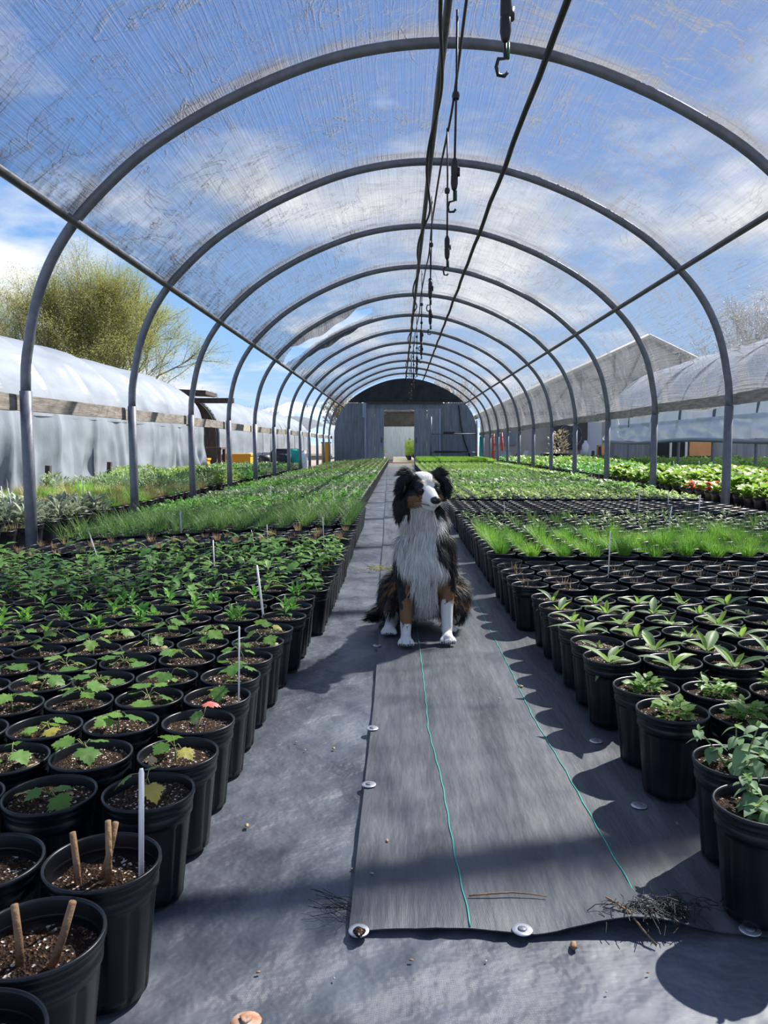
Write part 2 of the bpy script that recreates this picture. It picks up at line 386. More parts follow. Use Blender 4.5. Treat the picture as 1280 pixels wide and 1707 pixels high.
def hoop_at(s):
    """point and outward normal at length s along the hoop outline"""
    s = min(max(s, 0.0), HL[-1] - 1e-6)
    import bisect
    i = bisect.bisect_right(HL, s) - 1; t = (s - HL[i]) / (HL[i + 1] - HL[i])
    p = HP[i].lerp(HP[i + 1], t); a = HP[max(i - 1, 0)]; b = HP[min(i + 2, len(HP) - 1)]
    d = (b - a).normalized(); return p, Vector((-d.y, d.x))
def s_of(test):
    for i, p in enumerate(HP):
        if test(p): return HL[i]
S_L = s_of(lambda p: p.x > -2.6 and p.y > 2.3)       # left purlin
S_R = s_of(lambda p: p.x > 2.43 and p.y < 2.6)       # right purlin
S_TOP = HL[-1] / 2

def gh(x):
    """the ground falls gently towards the left wall"""
    return 0.0 if x > -.5 else max(-.13, -.058 * (-x - .5))

def build_ground():
    mb = MB()
    mb.box((0, 2000, -.40), (9000, 8000, .2)); struct('floor_yard', mb, M['earth'], 'grey brown gravel yard around the tunnels', 'ground')
    xs = [-5.4, -4.2, -3.0, -2.75, -2.3, -1.8, -1.3, -.9, -.5, -.2, .2, .6, 1.0, 2.0, 3.3, 4.5, 6.5]
    mb = MB()
    ny = 140; y0 = -2.5; y1 = 31.9
    xx = np.concatenate([np.linspace(-5.4, -.9, 24), np.linspace(-.85, .8, 56), np.linspace(.9, 6.6, 22)])
    yy = np.concatenate([np.linspace(-2.5, .6, 12), np.linspace(.64, 3.2, 100), np.linspace(3.3, 31.9, 60)])
    nx = len(xx)
    for y in yy:
        for x in xx:
            a = max(0, 1 - abs(x) / 1.0) if y < 4 else 0
            w = .0075 * a * (mnoise.noise(Vector((x * 5 + y * 2.2, y * 3.4 - x * 2, 3))) + .6 * mnoise.noise(Vector((x * 13 - y * 6, y * 8, 7))))
            cre = abs(mnoise.noise(Vector((x * 4.2 + 9, y * 4.2, 1.7))))
            w -= .006 * a * max(0, .10 - cre) / .10
            mb.v.append((x, y, gh(x) - .009 + w))
    for j in range(len(yy) - 1):
        for i in range(nx - 1):
            a = j * nx + i; mb.f.append((a, a + 1, a + nx + 1, a + nx)); mb.m.append(0)
    struct('floor', mb, M['ground_cloth'], 'dusty black woven ground fabric under the shade tunnel', 'ground cloth', smooth=True)
build_ground()

def build_strip():
    t = thing('landscape_fabric_strip', 'long strip of black landscape fabric with two green threads down the path', 'fabric strip')
    mb = MB(); y0 = 1.115; y1 = 31.5; yy = list(np.linspace(y0, 3.5, 90)) + list(np.linspace(3.6, y1, 50))
    def xl(y): return -.072 - .0035 * math.sin(y * 1.7) - .0125 * max(0, y - 2.2)
    def xr(y): return .60
    def front(u):  # the front edge is not straight: it lifts between the washers
        return .012 * math.sin(PI * min(1, u / .42)) + (.018 * math.sin(PI * (u - .42) / .55) if .42 < u < .97 else 0)
    nu = 40
    def z(u, y):
        a = .003 + .0025 * mnoise.noise(Vector((u * 9, y * 1.1, 0))) + .0012 * mnoise.noise(Vector((u * 30, y * 4, 5)))
        d = y - y0
        if d < .12:
            lift = (.020 * max(0, math.sin(PI * (u - .45) / .41)) ** 1.3 if .45 < u < .86 else .002 * math.sin(PI * min(1, u / .42)))
            a += lift * (1 - d / .12)
        return a - .003 * max(0, 1 - d / .05)
    b = 0
    for y in yy:
        for i in range(nu + 1):
            u = i / nu; x = xl(y) + (xr(y) - xl(y)) * u
            mb.v.append((x, y + front(u) * max(0, 1 - (y - y0) / .4), z(u, y)))
    for j in range(len(yy) - 1):
        for i in range(nu):
            a = j * (nu + 1) + i; mb.f.append((a, a + 1, a + nu + 2, a + nu + 1)); mb.m.append(0)
    # hem turned down so that the edge has thickness
    for i in range(nu):
        p, q = Vector(mb.v[i]), Vector(mb.v[i + 1]); mb.quad([p, q, q + Vector((0, .002, -.0035)), p + Vector((0, .002, -.0035))])
    for j in range(len(yy) - 1):
        p, q = Vector(mb.v[j * (nu + 1)]), Vector(mb.v[(j + 1) * (nu + 1)]); mb.quad([p, q, Vector((q.x + .002, q.y, -.012)), Vector((p.x + .002, p.y, -.012))])
    part('cloth', mb, M['strip'], t)
    for pts in ([(.114, 1.128), (.104, 1.35), (.098, 1.65), (.080, 1.95), (.082, 2.2), (.080, 2.74), (.06, 4.2), (.0, 8), (-.1, 16)],
                [(.398, 1.205), (.392, 1.4), (.386, 1.7), (.372, 2.05), (.375, 2.5), (.372, 3.1), (.367, 4.5), (.35, 7), (.30, 14)]):
        P = []
        for (a, b2), (c, d) in zip(pts, pts[1:]):
            for k in range(14):
                y = b2 + (d - b2) * k / 14; x = a + (c - a) * k / 14 + .001 * math.sin(y * 60)
                u = (x - xl(y)) / (xr(y) - xl(y)); P.append((x, y, z(u, y) + .001))
        g = MB().tube(P, .0013, 5); part('green_thread', g, M['green_thread'], t)
    # frayed black threads at the front edge
    fr = MB()
    for i in range(190):
        cx = R.gauss(.418, .038); cy = 1.163 + .035 * (cx - .418) + rnd(-.012, .016); a = rnd(-2.6, .5) if R.random() < .6 else rnd(0, 2 * PI); l = rnd(.012, .05)
        p = [Vector((cx, cy, .012 + rnd(0, .012)))]; dz = rnd(-.2, .75)
        for k in range(3):
            a += rnd(-.7, .7); p.append(p[-1] + Vector((math.cos(a), math.sin(a), dz)) * l / 3); dz -= rnd(.1, .6); p[-1].z = max(p[-1].z, .004)
        fr.tube(p, .0008, 3, cap=False)
    part('frayed_threads', fr, M['rope'], t)['kind'] = 'stuff'
    fr = MB()
    for i in range(16):
        a = PI + rnd(-1.0, .9); p = [Vector((-.075, 1.175 + rnd(-.02, .03), .004))]; l = rnd(.03, .085)
        for k in range(5):
            a += rnd(-.4, .4); p.append(p[-1] + Vector((math.cos(a), math.sin(a), 0)) * l / 5); p[-1].z = .003 + rnd(0, .006)
        fr.tube(p, .0006, 3, cap=False)
    part('loose_threads', fr, M['rope'], t)['kind'] = 'stuff'
build_strip()

def build_pins():
    W = [(-.068, 1.952, 'on the strip edge beside maple rows'), (-.064, 1.617, 'on the strip edge between two others'), (-.060, 1.115, 'under soil at the cut strip corner'),
         (.193, 1.122, 'at the middle of the cut end of the strip'), (.545, 1.128, 'at the shaded corner of the strip by the pots'), (.50, 1.53, 'in the pot shadow on the strip'),
         (.50, 1.876, 'half under the mint pots'), (-.078, 2.785, 'in the shadow before the dog')]
    disc = MB().lathe([(.0, .0012), (.009, .0012), (.0158, .0009), (.0165, .0), (.0162, -.001)], 20).mesh('washer', M['steel'])
    head = MB().lathe([(.0065, .0), (.0066, .0022), (.005, .0032), (.0, .0035)], 12).mesh('pin_head', M['pipe'])
    for x, y, w in W:
        t = thing('ground_pin', 'round metal washer with pin head ' + w, 'fabric pin', (x, y, .0062 if y > 1.14 else .003), rnd(0, 6), 'washers pinning the fabric strip')
        t.rotation_euler = (rnd(-.03, .03), rnd(-.03, .03), 0)
        ob('washer', disc, t); ob('pin_head', head, t, scale=(1.1, 1.1, 1))
    t = thing('ground_pin', 'rusty washer with a broken pin head on the bare ground fabric', 'fabric pin', (-.199, .935, -.003), 0, 'washers pinning the fabric strip')
    part('washer', MB().lathe([(.0, .001), (.008, .0014), (.0175, .0006), (.019, -.002)], 18, lambda i, j, a, r, z: r * (1 + .1 * math.sin(a * 2 + 1))), M['rust'], t)
    part('pin_head', MB().lathe([(.007, .0), (.0085, .004), (.005, .005), (.0, .003)], 9, lambda i, j, a, r, z: r * (1 + .2 * math.sin(a * 3))), M['rust'], t)
    soil = MB().lathe([(.009, 0), (.0085, .004), (.005, .0075), (0, .008)], 12, lambda i, j, a, r, z: r * (1 + .3 * math.sin(a * 3 + i)))
    tag(part('soil_crumb', soil, M['soil'], None, loc=(-.059, 1.107, .004)), 'dark soil crumb lying on the corner washer', 'soil crumb')
    for P, r, l in (([(.118, 1.203, .007), (.15, 1.206, .009), (.19, 1.209, .010), (.22, 1.207, .009), (.246, 1.202, .008)], .0014, 'thin straight brown dry stalk lying across the green thread'),
                    ([(.336, 1.176, .024), (.362, 1.143, .022), (.378, 1.12, .006), (.392, 1.098, -.003)], .0016, 'pale dry stalk slanting over the frayed strip edge')):
        tag(part('dry_stalk', MB().tube(P, [r, r * 1.2, r, r * .8, r * .6][:len(P)], 6), M['twig'], None), l, 'stalk', 'dry stalks on the path')
    # small litter: pale bits, crumbs, straw
    bits = [(.266, 1.095, .008, 'twig'), (-.16, 1.84, .0055, 'maple_t'), (-.23, 1.83, .003, 'maple_t'), (-.02, 1.38, .004, 'maple_t'), (-.045, 1.27, .003, 'stone'), (.02, 1.06, .003, 'twig'), (-.20, 1.03, .003, 'twig'),
            (-.082, 1.30, .003, 'twig'), (.38, 2.31, .007, 'maple_t'), (.30, 2.20, .003, 'white'), (-.26, 1.88, .003, 'stone'), (-.30, 1.45, .006, 'maple_t'), (.13, 1.06, .0022, 'stone'), (.36, 1.04, .0022, 'twig'), (.29, 1.0, .002, 'stone'), (-.09, 1.02, .002, 'stone')]
    for i, (x, y, r, m) in enumerate(bits):
        mb = MB().lathe([(0, -.5 * r), (r, 0), (.6 * r, .5 * r), (0, .6 * r)], 7, lambda i_, j, a, rr, z: rr * (1 + .4 * math.sin(a * 2 + x * 90)))
        tag(part('litter_bit', mb, M[m], None, loc=(x, y, (.004 if x > -.07 and y > 1.13 else -.006) + r * .3)), 'tiny crumb of dry plant litter or grit on the path fabric', 'litter', 'litter on the path')
    # straw wisps further back by the dog
    mb = MB()
    for i in range(60):
        x = R.gauss(-.13, .05); y = R.gauss(4.55, .06); a = rnd(0, 3); l = rnd(.02, .06); mb.tube([(x, y, .008), (x + math.cos(a) * l, y + math.sin(a) * l, .008 + rnd(0, .01))], .0014, 3, cap=False)
    tag(part('straw_wisp', mb, M['maple_y'], None), 'little patch of yellow straw on the path behind the dog', 'straw', kind='stuff')
build_pins()

# ------------------------------------------------------------------ tunnel frame
def build_frame():
    arch_pts = []
    i0 = next(i for i, p in enumerate(HP) if p.y >= 1.1)
    arch = HP[i0:len(HP) - i0]
    am = MB().tube([(p.x, 0, p.y) for p in arch], .036, 10).mesh('arch_pipe', M['pipe'])
    pm = MB().tube([(0, 0, -.25), (0, 0, .4), (0, 0, 1.14)], .0425, 12).mesh('ground_post', M['pipe'])
    for k in range(-2, 13):
        t = thing('tunnel_hoop', 'grey galvanised steel hoop arching over the path with two ground posts', 'hoop frame', (XC, hy(k), 0), 0, 'hoops of the shade tunnel')
        ob('arch_pipe', am, t)
        ob('ground_post', pm, t, loc=(-3.0, 0, 0)); ob('ground_post', pm, t, loc=(3.0, 0, 0))
    def purlin(name, s, r, m, label, off=-.064, wob=.0, y0=-2.2, y1=31.9):
        p, n = hoop_at(s); pts = []
        k = 60
        for i in range(k + 1):
            y = y0 + (y1 - y0) * i / k
            pts.append((XC + p.x + n.x * off + wob * math.sin(i * 1.9), y, p.y + n.y * off + wob * math.cos(i * 1.3)))
        return tag(part(name, MB().tube(pts, r, 8), m, None), label, 'purlin')
    purlin('side_purlin', S_L, .030, M['purlin'], 'dark steel side purlin along the open hem of the shade cloth')
    purlin('side_purlin', S_R, .026, M['purlin'], 'dark steel side purlin above the draped side netting')
    purlin('ridge_purlin', S_TOP, .026, M['purlin'], 'steel ridge purlin running under the top of the hoops')
    p, n = hoop_at(S_TOP + .72)
    purlin('roof_purlin', S_TOP + .72, .024, M['rope'], 'black wrapped roof purlin beside the ridge', off=-.05, wob=.006)
    # black rope twisted around the ridge
    pts = []
    for i in range(240):
        y = 1.0 + i * .13; a = y * 2.1
        pts.append((XC - .005 + .038 * math.cos(a) + .02 * math.sin(y * .9), y, 3.43 - .03 + .035 * math.sin(a)))
    tag(part('ridge_rope', MB().tube(pts, .013, 6), M['rope'], None), 'black hose wound along the ridge purlin', 'hose')
    # irrigation line with hanging mist sprinklers
    pts = [(XC + .10 + .012 * math.sin(y * 1.3), y, 3.36 + .02 * math.sin(y * 2.8)) for y in np.linspace(.5, 31.5, 120)]
    tag(part('irrigation_line', MB().tube(pts, .010, 6), M['rubber'], None), 'thin black irrigation pipe slung beside the ridge', 'pipe')
    hose = MB().tube([(0, 0, 0), (.003, 0, -.4), (0, 0, -.88)], .0075, 6)
    hose.lathe([(.02, -.52), (.024, -.5), (.02, -.48)], 8)
    wt = MB().lathe([(.0, -.86), (.010, -.865), (.019, -.885), (.022, -.9), (.022, -.96), (.018, -.965), (.022, -.97), (.022, -1.02), (.016, -1.05), (.008, -1.06), (0, -1.06)], 12)
    wt.box((.022, 0, -.95), (.022, .016, .05))
    noz = MB().tube([(.0, 0, -1.05), (.0, 0, -1.12), (-.028, 0, -1.125), (-.036, 0, -1.155), (-.028, 0, -1.185), (.0, 0, -1.185), (.012, 0, -1.17)], .0075, 6)
    hm, wm, nm = hose.mesh('hose', M['rubber']), wt.mesh('weight', M['rubber']), noz.mesh('nozzle', M['rubber'])
    gm = MB().tube([(.012, 0, -1.06), (.012, 0, -1.12)], .007, 6).mesh('clip', M['greenpaint'])
    for i in range(14):
        y = 3.12 + i * 1.72
        t = thing('hanging_mist_sprinkler', 'black mist sprinkler hanging on a hose from the ridge line', 'sprinkler', (XC + .10 - .05 * (i % 2) + (.02 if i == 0 else 0), y, 3.36), rnd(-.6, .6), 'mist sprinklers under the ridge')
        t.rotation_euler = (rnd(-.02, .02), rnd(-.02, .02), rnd(-.5, .5))
        ob('hose', hm, t); ob('weight', wm, t); ob('nozzle', nm, t); ob('clip', gm, t)
    # timber side rails, plank by plank
    for side, z, lab in ((-1, 1.065, 'weathered grey timber rail of planks along the open side'), (1, 1.215, 'weathered grey timber rail of planks below the side netting')):
        t = thing('side_rail', lab, 'rail', (XC + side * 3.085, 0, z))
        cut = [-2.0, .7, 2.2, 4.2, 5.5 if side < 0 else 6.2, 7.72, 10.1, 11.2, 13.1, 14.4, 16.6, 18.8, 21, 23.2, 25.4, 27.6, 29.8, 31.9]
        for a, b in zip(cut, cut[1:]):
            rr = Matrix.Rotation(rnd(-.012, .012), 3, 'X')
            part('plank', MB().box((0, (a + b) / 2, rnd(-.008, .008)), (.045, b - a - .006, .112 + rnd(-.004, .006)), rr), M['wood'], t, smooth=False)
    for side in (-1, 1):
        mb = MB(); x = XC + side * 3.03
        t = thing('ground_sill', 'pale timber sill on the ground below the ' + ('open side of tunnel' if side < 0 else 'netted side of tunnel'), 'sill board', (x, 0, gh(x)))
        y = 1.0
        while y < 31:
            l = rnd(2.4, 4.0); l = min(l, 31.8 - y)
            if l > .2: part('board', MB().box((rnd(-.012, .012), y + l / 2, .035), (.075, l - .01, .085), Matrix.Rotation(rnd(-.004, .004), 3, 'Z')), M['sill'], t, smooth=False)
            y += l
build_frame()

def build_cloth():
    root = thing('shade_cloth', 'grey woven shade cloth stretched over the tunnel hoops, torn in one bay', 'shade cloth')
    yA, yB = -2.2, 31.85
    def fold_near_hoop(y):
        d = abs(((y / SP) - 1.5) - round((y / SP) - 1.5)) * SP
        return d
    def disp(s, y, side):
        d = fold_near_hoop(y); u = math.sin(PI * min(1, d / (SP / 2)) * .5)
        sag = -.05 * u * u
        w = .010 * mnoise.noise(Vector((s * 2.2, y * 6.5, 4))) + .006 * mnoise.noise(Vector((s * 7, y * 9, 11)))
        near = math.exp(-(d / .10) ** 2)
        w += near * .012 * math.sin(d * 55 + 3 * mnoise.noise(Vector((s * 2.5, y, 2))))
        h = math.exp(-((s - S_L) / .35) ** 2)
        w += h * .02 * mnoise.noise(Vector((s * 5, y * 10, 21)))
        return .062 + sag + w, near, h
    def hole(s, y):
        yc = 15.5; a = (y - yc) / .85
        x = (s - (S_TOP - 1.85)) / 1.02
        return a * a + x * x * (1 if x < 0 else 1.05) + .12 * math.sin(9 * s + 3 * y) < 1
    def sheet(name, sa, sb, ns, ny, extra=None, y0=yA, y1=yB, hole_fn=None):
        V = []; UV = []; FO = []
        for j in range(ny + 1):
            y = y0 + (y1 - y0) * j / ny
            for i in range(ns + 1):
                s = sa + (sb - sa) * i / ns
                if extra: p, fo = extra(s, y, i / ns)
                else:
                    p2, n = hoop_at(s); o, near, h = disp(s, y, 0)
                    if i == 0:
                        s2 = s - .03 * mnoise.noise(Vector((y * 1.6, 0, 3))) + .10 * math.sin(PI * (((y / SP) - 1.5) % 1)) ** 2 * (.4 + .6 * mnoise.noise(Vector((round(y / SP - .5 - 1.0) * 3.3, 5, 1))))
                        p2, n = hoop_at(s2)
                    p = (XC + p2.x + n.x * o, y, p2.y + n.y * o)
                    k = mnoise.noise(Vector((s * 1.6, y * .6, 31)))
                    fo = .7 * near * (.30 + .70 * max(0, mnoise.noise(Vector((s * 3, y * 5, 8))) + .45))
                    for sm_, am in ((S_TOP - 1.62, .55), (S_TOP + 1.5, .35)):   # crinkled lengthwise seams
                        q = math.exp(-((s - sm_ - .08 * mnoise.noise(Vector((y * 1.7, 3, 1)))) / .07) ** 2)
                        fo += am * q * max(0, mnoise.noise(Vector((s * 22, y * 9, 4))) + .25) * max(0, mnoise.noise(Vector((y * .9, sm_, 6))) + .35)
                    fo += 0
                    fo += .5 * h * max(0, mnoise.noise(Vector((s * 6, y * 12, 9))) + .35)
                    fo += .20 * max(0, k - .15)
                    crease = abs(mnoise.noise(Vector((s * 1.2 + 7, y * 2.6, 12))))
                    fo += .22 * max(0, 1 - crease / .05) * max(0, mnoise.noise(Vector((s * .7, y * .5, 15))) + .2)
                    dp = min(abs(s - S_TOP), abs(s - S_TOP - .72), abs(s - S_R)); fo += .25 * math.exp(-(dp / .10) ** 2) * (.6 + mnoise.noise(Vector((s * 4, y * 14, 3))))
                V.append(p); UV.append((s, y)); FO.append(fo)
        F = []
        for j in range(ny):
            for i in range(ns):
                if hole_fn and hole_fn(sa + (sb - sa) * (i + .5) / ns, y0 + (y1 - y0) * (j + .5) / ny): continue
                a = j * (ns + 1) + i; F.append((a, a + 1, a + ns + 2, a + ns + 1))
        me = bpy.data.meshes.new(name); me.from_pydata(V, [], F); me.materials.append(M['shade'])
        uvl = me.uv_layers.new(name='cloth'); li = np.zeros(len(me.loops), dtype=np.int32); me.loops.foreach_get('vertex_index', li)
        uvl.data.foreach_set('uv', np.array(UV, dtype=np.float32)[li].ravel())
        at = me.attributes.new('fold', 'FLOAT', 'POINT'); at.data.foreach_set('value', np.array(FO, dtype=np.float32))
        me.polygons.foreach_set('use_smooth', [True] * len(me.polygons)); me.update()
        return ob(name, me, root)
    sheet('roof_cloth', S_L - .02, S_R, 110, 640, hole_fn=hole)
    sB = s_of(lambda p: p.x > 2.9 and p.y < 1.22)
    def drape(s, y, u):
        # side netting hangs from the purlin, pulled in a little by its own weight, gathered at the hoops
        p2, n = hoop_at(s); d = fold_near_hoop(y); q = math.sin(PI * min(1, d / (SP / 2)) * .5)
        bot = .14 * q * q * (1 + .6 * mnoise.noise(Vector((round(y / SP) * 2.7, 1, 1))))     # hem rises or sags between hoops
        o = .062 + u * .10 + u * .03 * q + .020 * u * mnoise.noise(Vector((s * 3, y * 4, 3))) + .012 * math.sin(y * 16 + 4 * mnoise.noise(Vector((y, s, 1)))) * math.exp(-(d / .4) ** 2)
        near = math.exp(-(d / .16) ** 2); hem = math.exp(-((1 - u) / .12) ** 2)
        diag = max(0, mnoise.noise(Vector((s * 2.5 + d * 4, d * 5 - s * 3, round(y / SP) + 3.3))))
        fo = .7 * near * u * (.6 + .5 * mnoise.noise(Vector((s * 4, y * 12, 1)))) + .35 * hem + .6 * diag * u
        return (XC + p2.x + n.x * o, y, p2.y + n.y * o - u * bot * .5), max(0, fo)
    sheet('side_netting', S_R, sB, 30, 520, extra=drape)
    # two torn flaps hanging below the hoops on either side of the hole
    for (y, dy, dz, name) in ((hy(5) + .06, .40, -.20, 'torn_flap'), (hy(6) + .02, -.10, -.20, 'torn_flap')):
        def flap(s, yy, u, y=y, dy=dy, dz=dz):
            p2, n = hoop_at(s); v = (yy - y) / 1.0
            t = (s - (S_TOP - 2.75)) / 1.9; bl = math.sin(PI * min(1, max(0, t)))
            return (XC + p2.x + n.x * .055, y + dy * v * bl, p2.y + n.y * .055 + dz * v * bl + .02 * math.sin(s * 12) * v), .62 + .1 * math.sin(s * 40)
        sheet(name, S_TOP - 2.75, S_TOP - .85, 40, 6, extra=flap, y0=y, y1=y + 1.0)
build_cloth()

# ------------------------------------------------------------------ pots and plants
PH = .178; PR = .0765
def pot_mb(n=40, wob=0, seed=0):
    def fn(i, j, a, r, z):
        if 1 <= i <= 3:   # fluted wall: alternate proud and recessed panels
            r *= .93 if (j % 6) == 0 else 1.0
        return .965 * r * (1 + wob * math.cos(2 * a + seed) * (z / PH) ** 2)
    pr = [(.0555, 0), (.0565, .012), (.0630, .075), (.0690, .128), (.0698, .138), (.0730, .141), (.0735, .150), (.0712, .153), (.0712, .157), (.0748, .160), (.0752, .164), (.0738, .167), (.0776, .170), (.0776, .1765), (.0745, .178), (.0725, .1745), (.0715, .15), (.0700, .135), (.0, .134)]
    return MB().lathe(pr, n, fn, cap0=True)
def soil_mb(seed, depth=.018, r=.0695, n=20):
    mb = MB(); rings = 7; zz = PH - depth
    mb.v.append((0, 0, zz + .004 * mnoise.noise(Vector((seed, 0, 0)))))
    for i in range(1, rings + 1):
        rr = r * i / rings
        for j in range(n):
            a = 2 * PI * j / n; x, y = rr * math.cos(a), rr * math.sin(a)
            mb.v.append((x, y, zz + .006 * mnoise.noise(Vector((x * 60 + seed * 9, y * 60, seed))) + .004 * mnoise.noise(Vector((x * 160, y * 160 + seed, 2)))))
    for j in range(n): mb.f.append((0, 1 + j, 1 + (j + 1) % n)); mb.m.append(0)
    for i in range(rings - 1):
        for j in range(n):
            a = 1 + i * n; j2 = (j + 1) % n
            mb.f.append((a + j, a + n + j, a + n + j2, a + j2)); mb.m.append(0)
    return mb
POTS = [pot_mb(60, w, s).mesh('pot', M['pot']) for w, s in ((.0, 0), (.012, .7), (.015, 2.2), (.010, 4))]
SOILS = [soil_mb(k).mesh('soil', M['soil']) for k in range(5)]
SOIL_LOW = [soil_mb(k + 20, .034, .0685).mesh('soil', M['soil']) for k in range(3)]

# leaf shapes: base at origin, tip along +Y, face up
MAPLE = [(0, 0), (.16, -.05), (.34, -.02), (.30, .10), (.50, .20), (.44, .28), (.62, .42), (.46, .44), (.44, .52), (.30, .50), (.34, .66), (.22, .68), (.20, .82), (.10, .84), (0, 1.0)]
def maple_leaf(curl=.25):
    mb = MB(); o = MAPLE; full = o + [(-x, y) for x, y in o[::-1][1:-1]]
    def z(x, y): return -.30 * curl * ((y - .35) ** 2 + x * x * 1.2) * 2 + .10 * abs(x) * (1 if curl > 0 else -1) + .03 * math.sin(9 * x) * math.sin(7 * y)
    mb.v.append((0, .36, z(0, .36) - .02))
    for k in (.55, 1.0):
        for x, y in full: mb.v.append((x * k, .36 + (y - .36) * k, z(x * k, .36 + (y - .36) * k)))
    n = len(full)
    for i in range(n):
        j = (i + 1) % n
        mb.f.append((0, 1 + i, 1 + j)); mb.m.append(0); mb.f.append((1 + i, 1 + n + i, 1 + n + j, 1 + j)); mb.m.append(0)
    return mb
def blade_leaf(w=.22, bend=.6, fold=.25, nl=7, peak=.45, tipcurl=0, lift=0):
    """smooth leaf: w half width, bend droop along length"""
    mb = MB()
    def fn(u, v):
        q = (u / peak) ** .8 * .5 * PI if u < peak else .5 * PI + (u - peak) / (1 - peak) * .5 * PI
        ww = w * max(.015, math.sin(q)) if u > 0 else w * .06
        ang = lift - bend * u; 
        yy = u * math.cos(ang * .6); zz = u * math.sin(ang * .6) * 1.0 - bend * .25 * u * u
        x = (v - .5) * 2 * ww
        return (x, yy, zz + abs(v - .5) * 2 * ww * fold + .03 * w * math.sin(u * 22) * abs(v - .5) * 2)
    return mb.grid(nl, 4, fn)
LF = {}
def leafmesh(key, mb, m): LF[key] = mb.mesh('leaf', M[m]); LF[key + '#'] = mb
for c, k in ((.2, 'a'), (.55, 'b'), (-.2, 'c')): leafmesh('maple' + k, maple_leaf(c), 'maple')
leafmesh('maple_y', maple_leaf(.6), 'maple_y'); leafmesh('maple_t', maple_leaf(1.5), 'maple_t'); leafmesh('maple_p', maple_leaf(1.3), 'maple_p')
leafmesh('ova', blade_leaf(.27, .5, .25), 'oregano'); leafmesh('ovb', blade_leaf(.33, .9, .3, peak=.4), 'oregano'); leafmesh('ovc', blade_leaf(.22, .2, .4), 'mint')
leafmesh('lna', blade_leaf(.125, .7, .45, peak=.6), 'lance'); leafmesh('lnb', blade_leaf(.15, .35, .5, peak=.55), 'lance'); leafmesh('lny', blade_leaf(.14, .15, .6, peak=.6), 'lance_y')

def place(base, az, el, size, roll=0.0):
    """leaf matrix: points along azimuth az, raised by el"""
    return T(*base) @ Rz(az) @ Rx(el) @ Ry(roll) @ S(size)

# each variant: (stem MB or None, [(leaf key, matrix)])
def var_maple(special=None):
    st = MB(); lv = []; z0 = PH - .02
    n = R.choice([2, 3, 3, 4, 4, 5]); hgt = rnd(.02, .045); top = Vector((rnd(-.012, .012), rnd(-.012, .012), z0 + hgt))
    bx, by = rnd(-.015, .015), rnd(-.015, .015)
    st.tube([(bx, by, z0 - .01), (bx * .6, by * .6, z0 + hgt * .5), top], [.0022, .0018, .0012], 6); a0 = rnd(0, 6)
    for i in range(n):
        a = a0 + i * 2.4 + rnd(-.4, .4); l = rnd(.012, .032); h = rnd(-.004, .016)
        e = top + Vector((math.cos(a) * l, math.sin(a) * l, h)); st.tube([top + Vector((0, 0, -.004)), (top + e) / 2 + Vector((0, 0, .006)), e], [.0011, .0009, .0008], 5)
        sz = rnd(.029, .051) * (1 if i < 3 else .75); key = 'maple' + R.choice('aabbc')
        if special and i == 0: key = special; sz = rnd(.032, .042)
        lv.append((key, place(e, a - PI / 2, rnd(-.65, .05), sz, rnd(-.35, .35))))
    if R.random() < .6:   # a dead leaf curled on the soil
        a = rnd(0, 6); lv.append(('maple_t', place((math.cos(a) * .04, math.sin(a) * .04, z0 + .008), rnd(0, 6), .1, rnd(.022, .032), rnd(-.4, .4))))
    return st, lv
def var_oregano(n_stem=3, tall=.09):
    st = MB(); lv = []; z0 = PH - .02
    for s in range(n_stem):
        a = rnd(0, 6.3); tilt = rnd(.1, .85); h = tall * rnd(.55, 1.1); p0 = Vector((math.cos(a) * .012, math.sin(a) * .012, z0 - .005))
        d = Vector((math.cos(a) * math.sin(tilt), math.sin(a) * math.sin(tilt), math.cos(tilt)))
        pts = [p0 + d * h * k / 4 + Vector((0, 0, .010 * math.sin(k))) * .5 for k in range(5)]; st.tube(pts, [.0017, .0016, .0014, .0012, .0009], 6)
        for k in range(1, 5):
            base = pts[k]; a2 = a + (k % 2) * PI / 2 + rnd(-.3, .3); sz = (.054 - .007 * k) * rnd(.85, 1.2)
            for q in (0, PI):
                lv.append((R.choice(['ova', 'ova', 'ovb']), place(base, a2 + q, rnd(-.35, .35), sz, rnd(-.3, .3))))
        for q in range(2): lv.append(('ovc', place(pts[4], rnd(0, 6), .9, .014)))
    return st, lv
def var_lance(n=7, size=.08):
    lv = []; a0 = rnd(0, 6); c = Vector((rnd(-.008, .008), rnd(-.008, .008), PH - .020)); st = MB().lathe([(.006, 0), (.004, .008), (0, .012)], 6)
    st = MB().add(st, T(*c))
    for i in range(n):
        a = a0 + i * 2.399; e = .15 + 1.05 * i / n + rnd(-.15, .15); sz = size * (rnd(.8, 1.2) if i < n - 2 else rnd(.45, .75))
        lv.append((('lny' if i > n - 3 else R.choice(['lna', 'lnb', 'lna'])), place(c, a, e, sz, rnd(-.25, .25))))
    return st, lv
def join_var(v, m_st, m_lf):
    st, lv = v; mb = MB(); mb.add(st)
    mb.m = [1] * len(mb.f)
    for k, X in lv: mb.add(LF[k + '#'], X, mi=0)
    return mb
def simp_leaf(w=.25):
    mb = MB(); mb.v = [(0, 0, 0), (w * .8, .35, .06), (0, .38, 0), (-w * .8, .35, .06), (w * .6, .72, -.02), (0, .75, -.06), (-w * .6, .72, -.02), (0, 1, -.18)]
    mb.f = [(0, 1, 2), (0, 2, 3), (1, 4, 5, 2), (2, 5, 6, 3), (4, 7, 5), (5, 7, 6)]; mb.m = [0] * 6; return mb
SL = simp_leaf(); SLn = simp_leaf(.15); SLw = simp_leaf(.42)
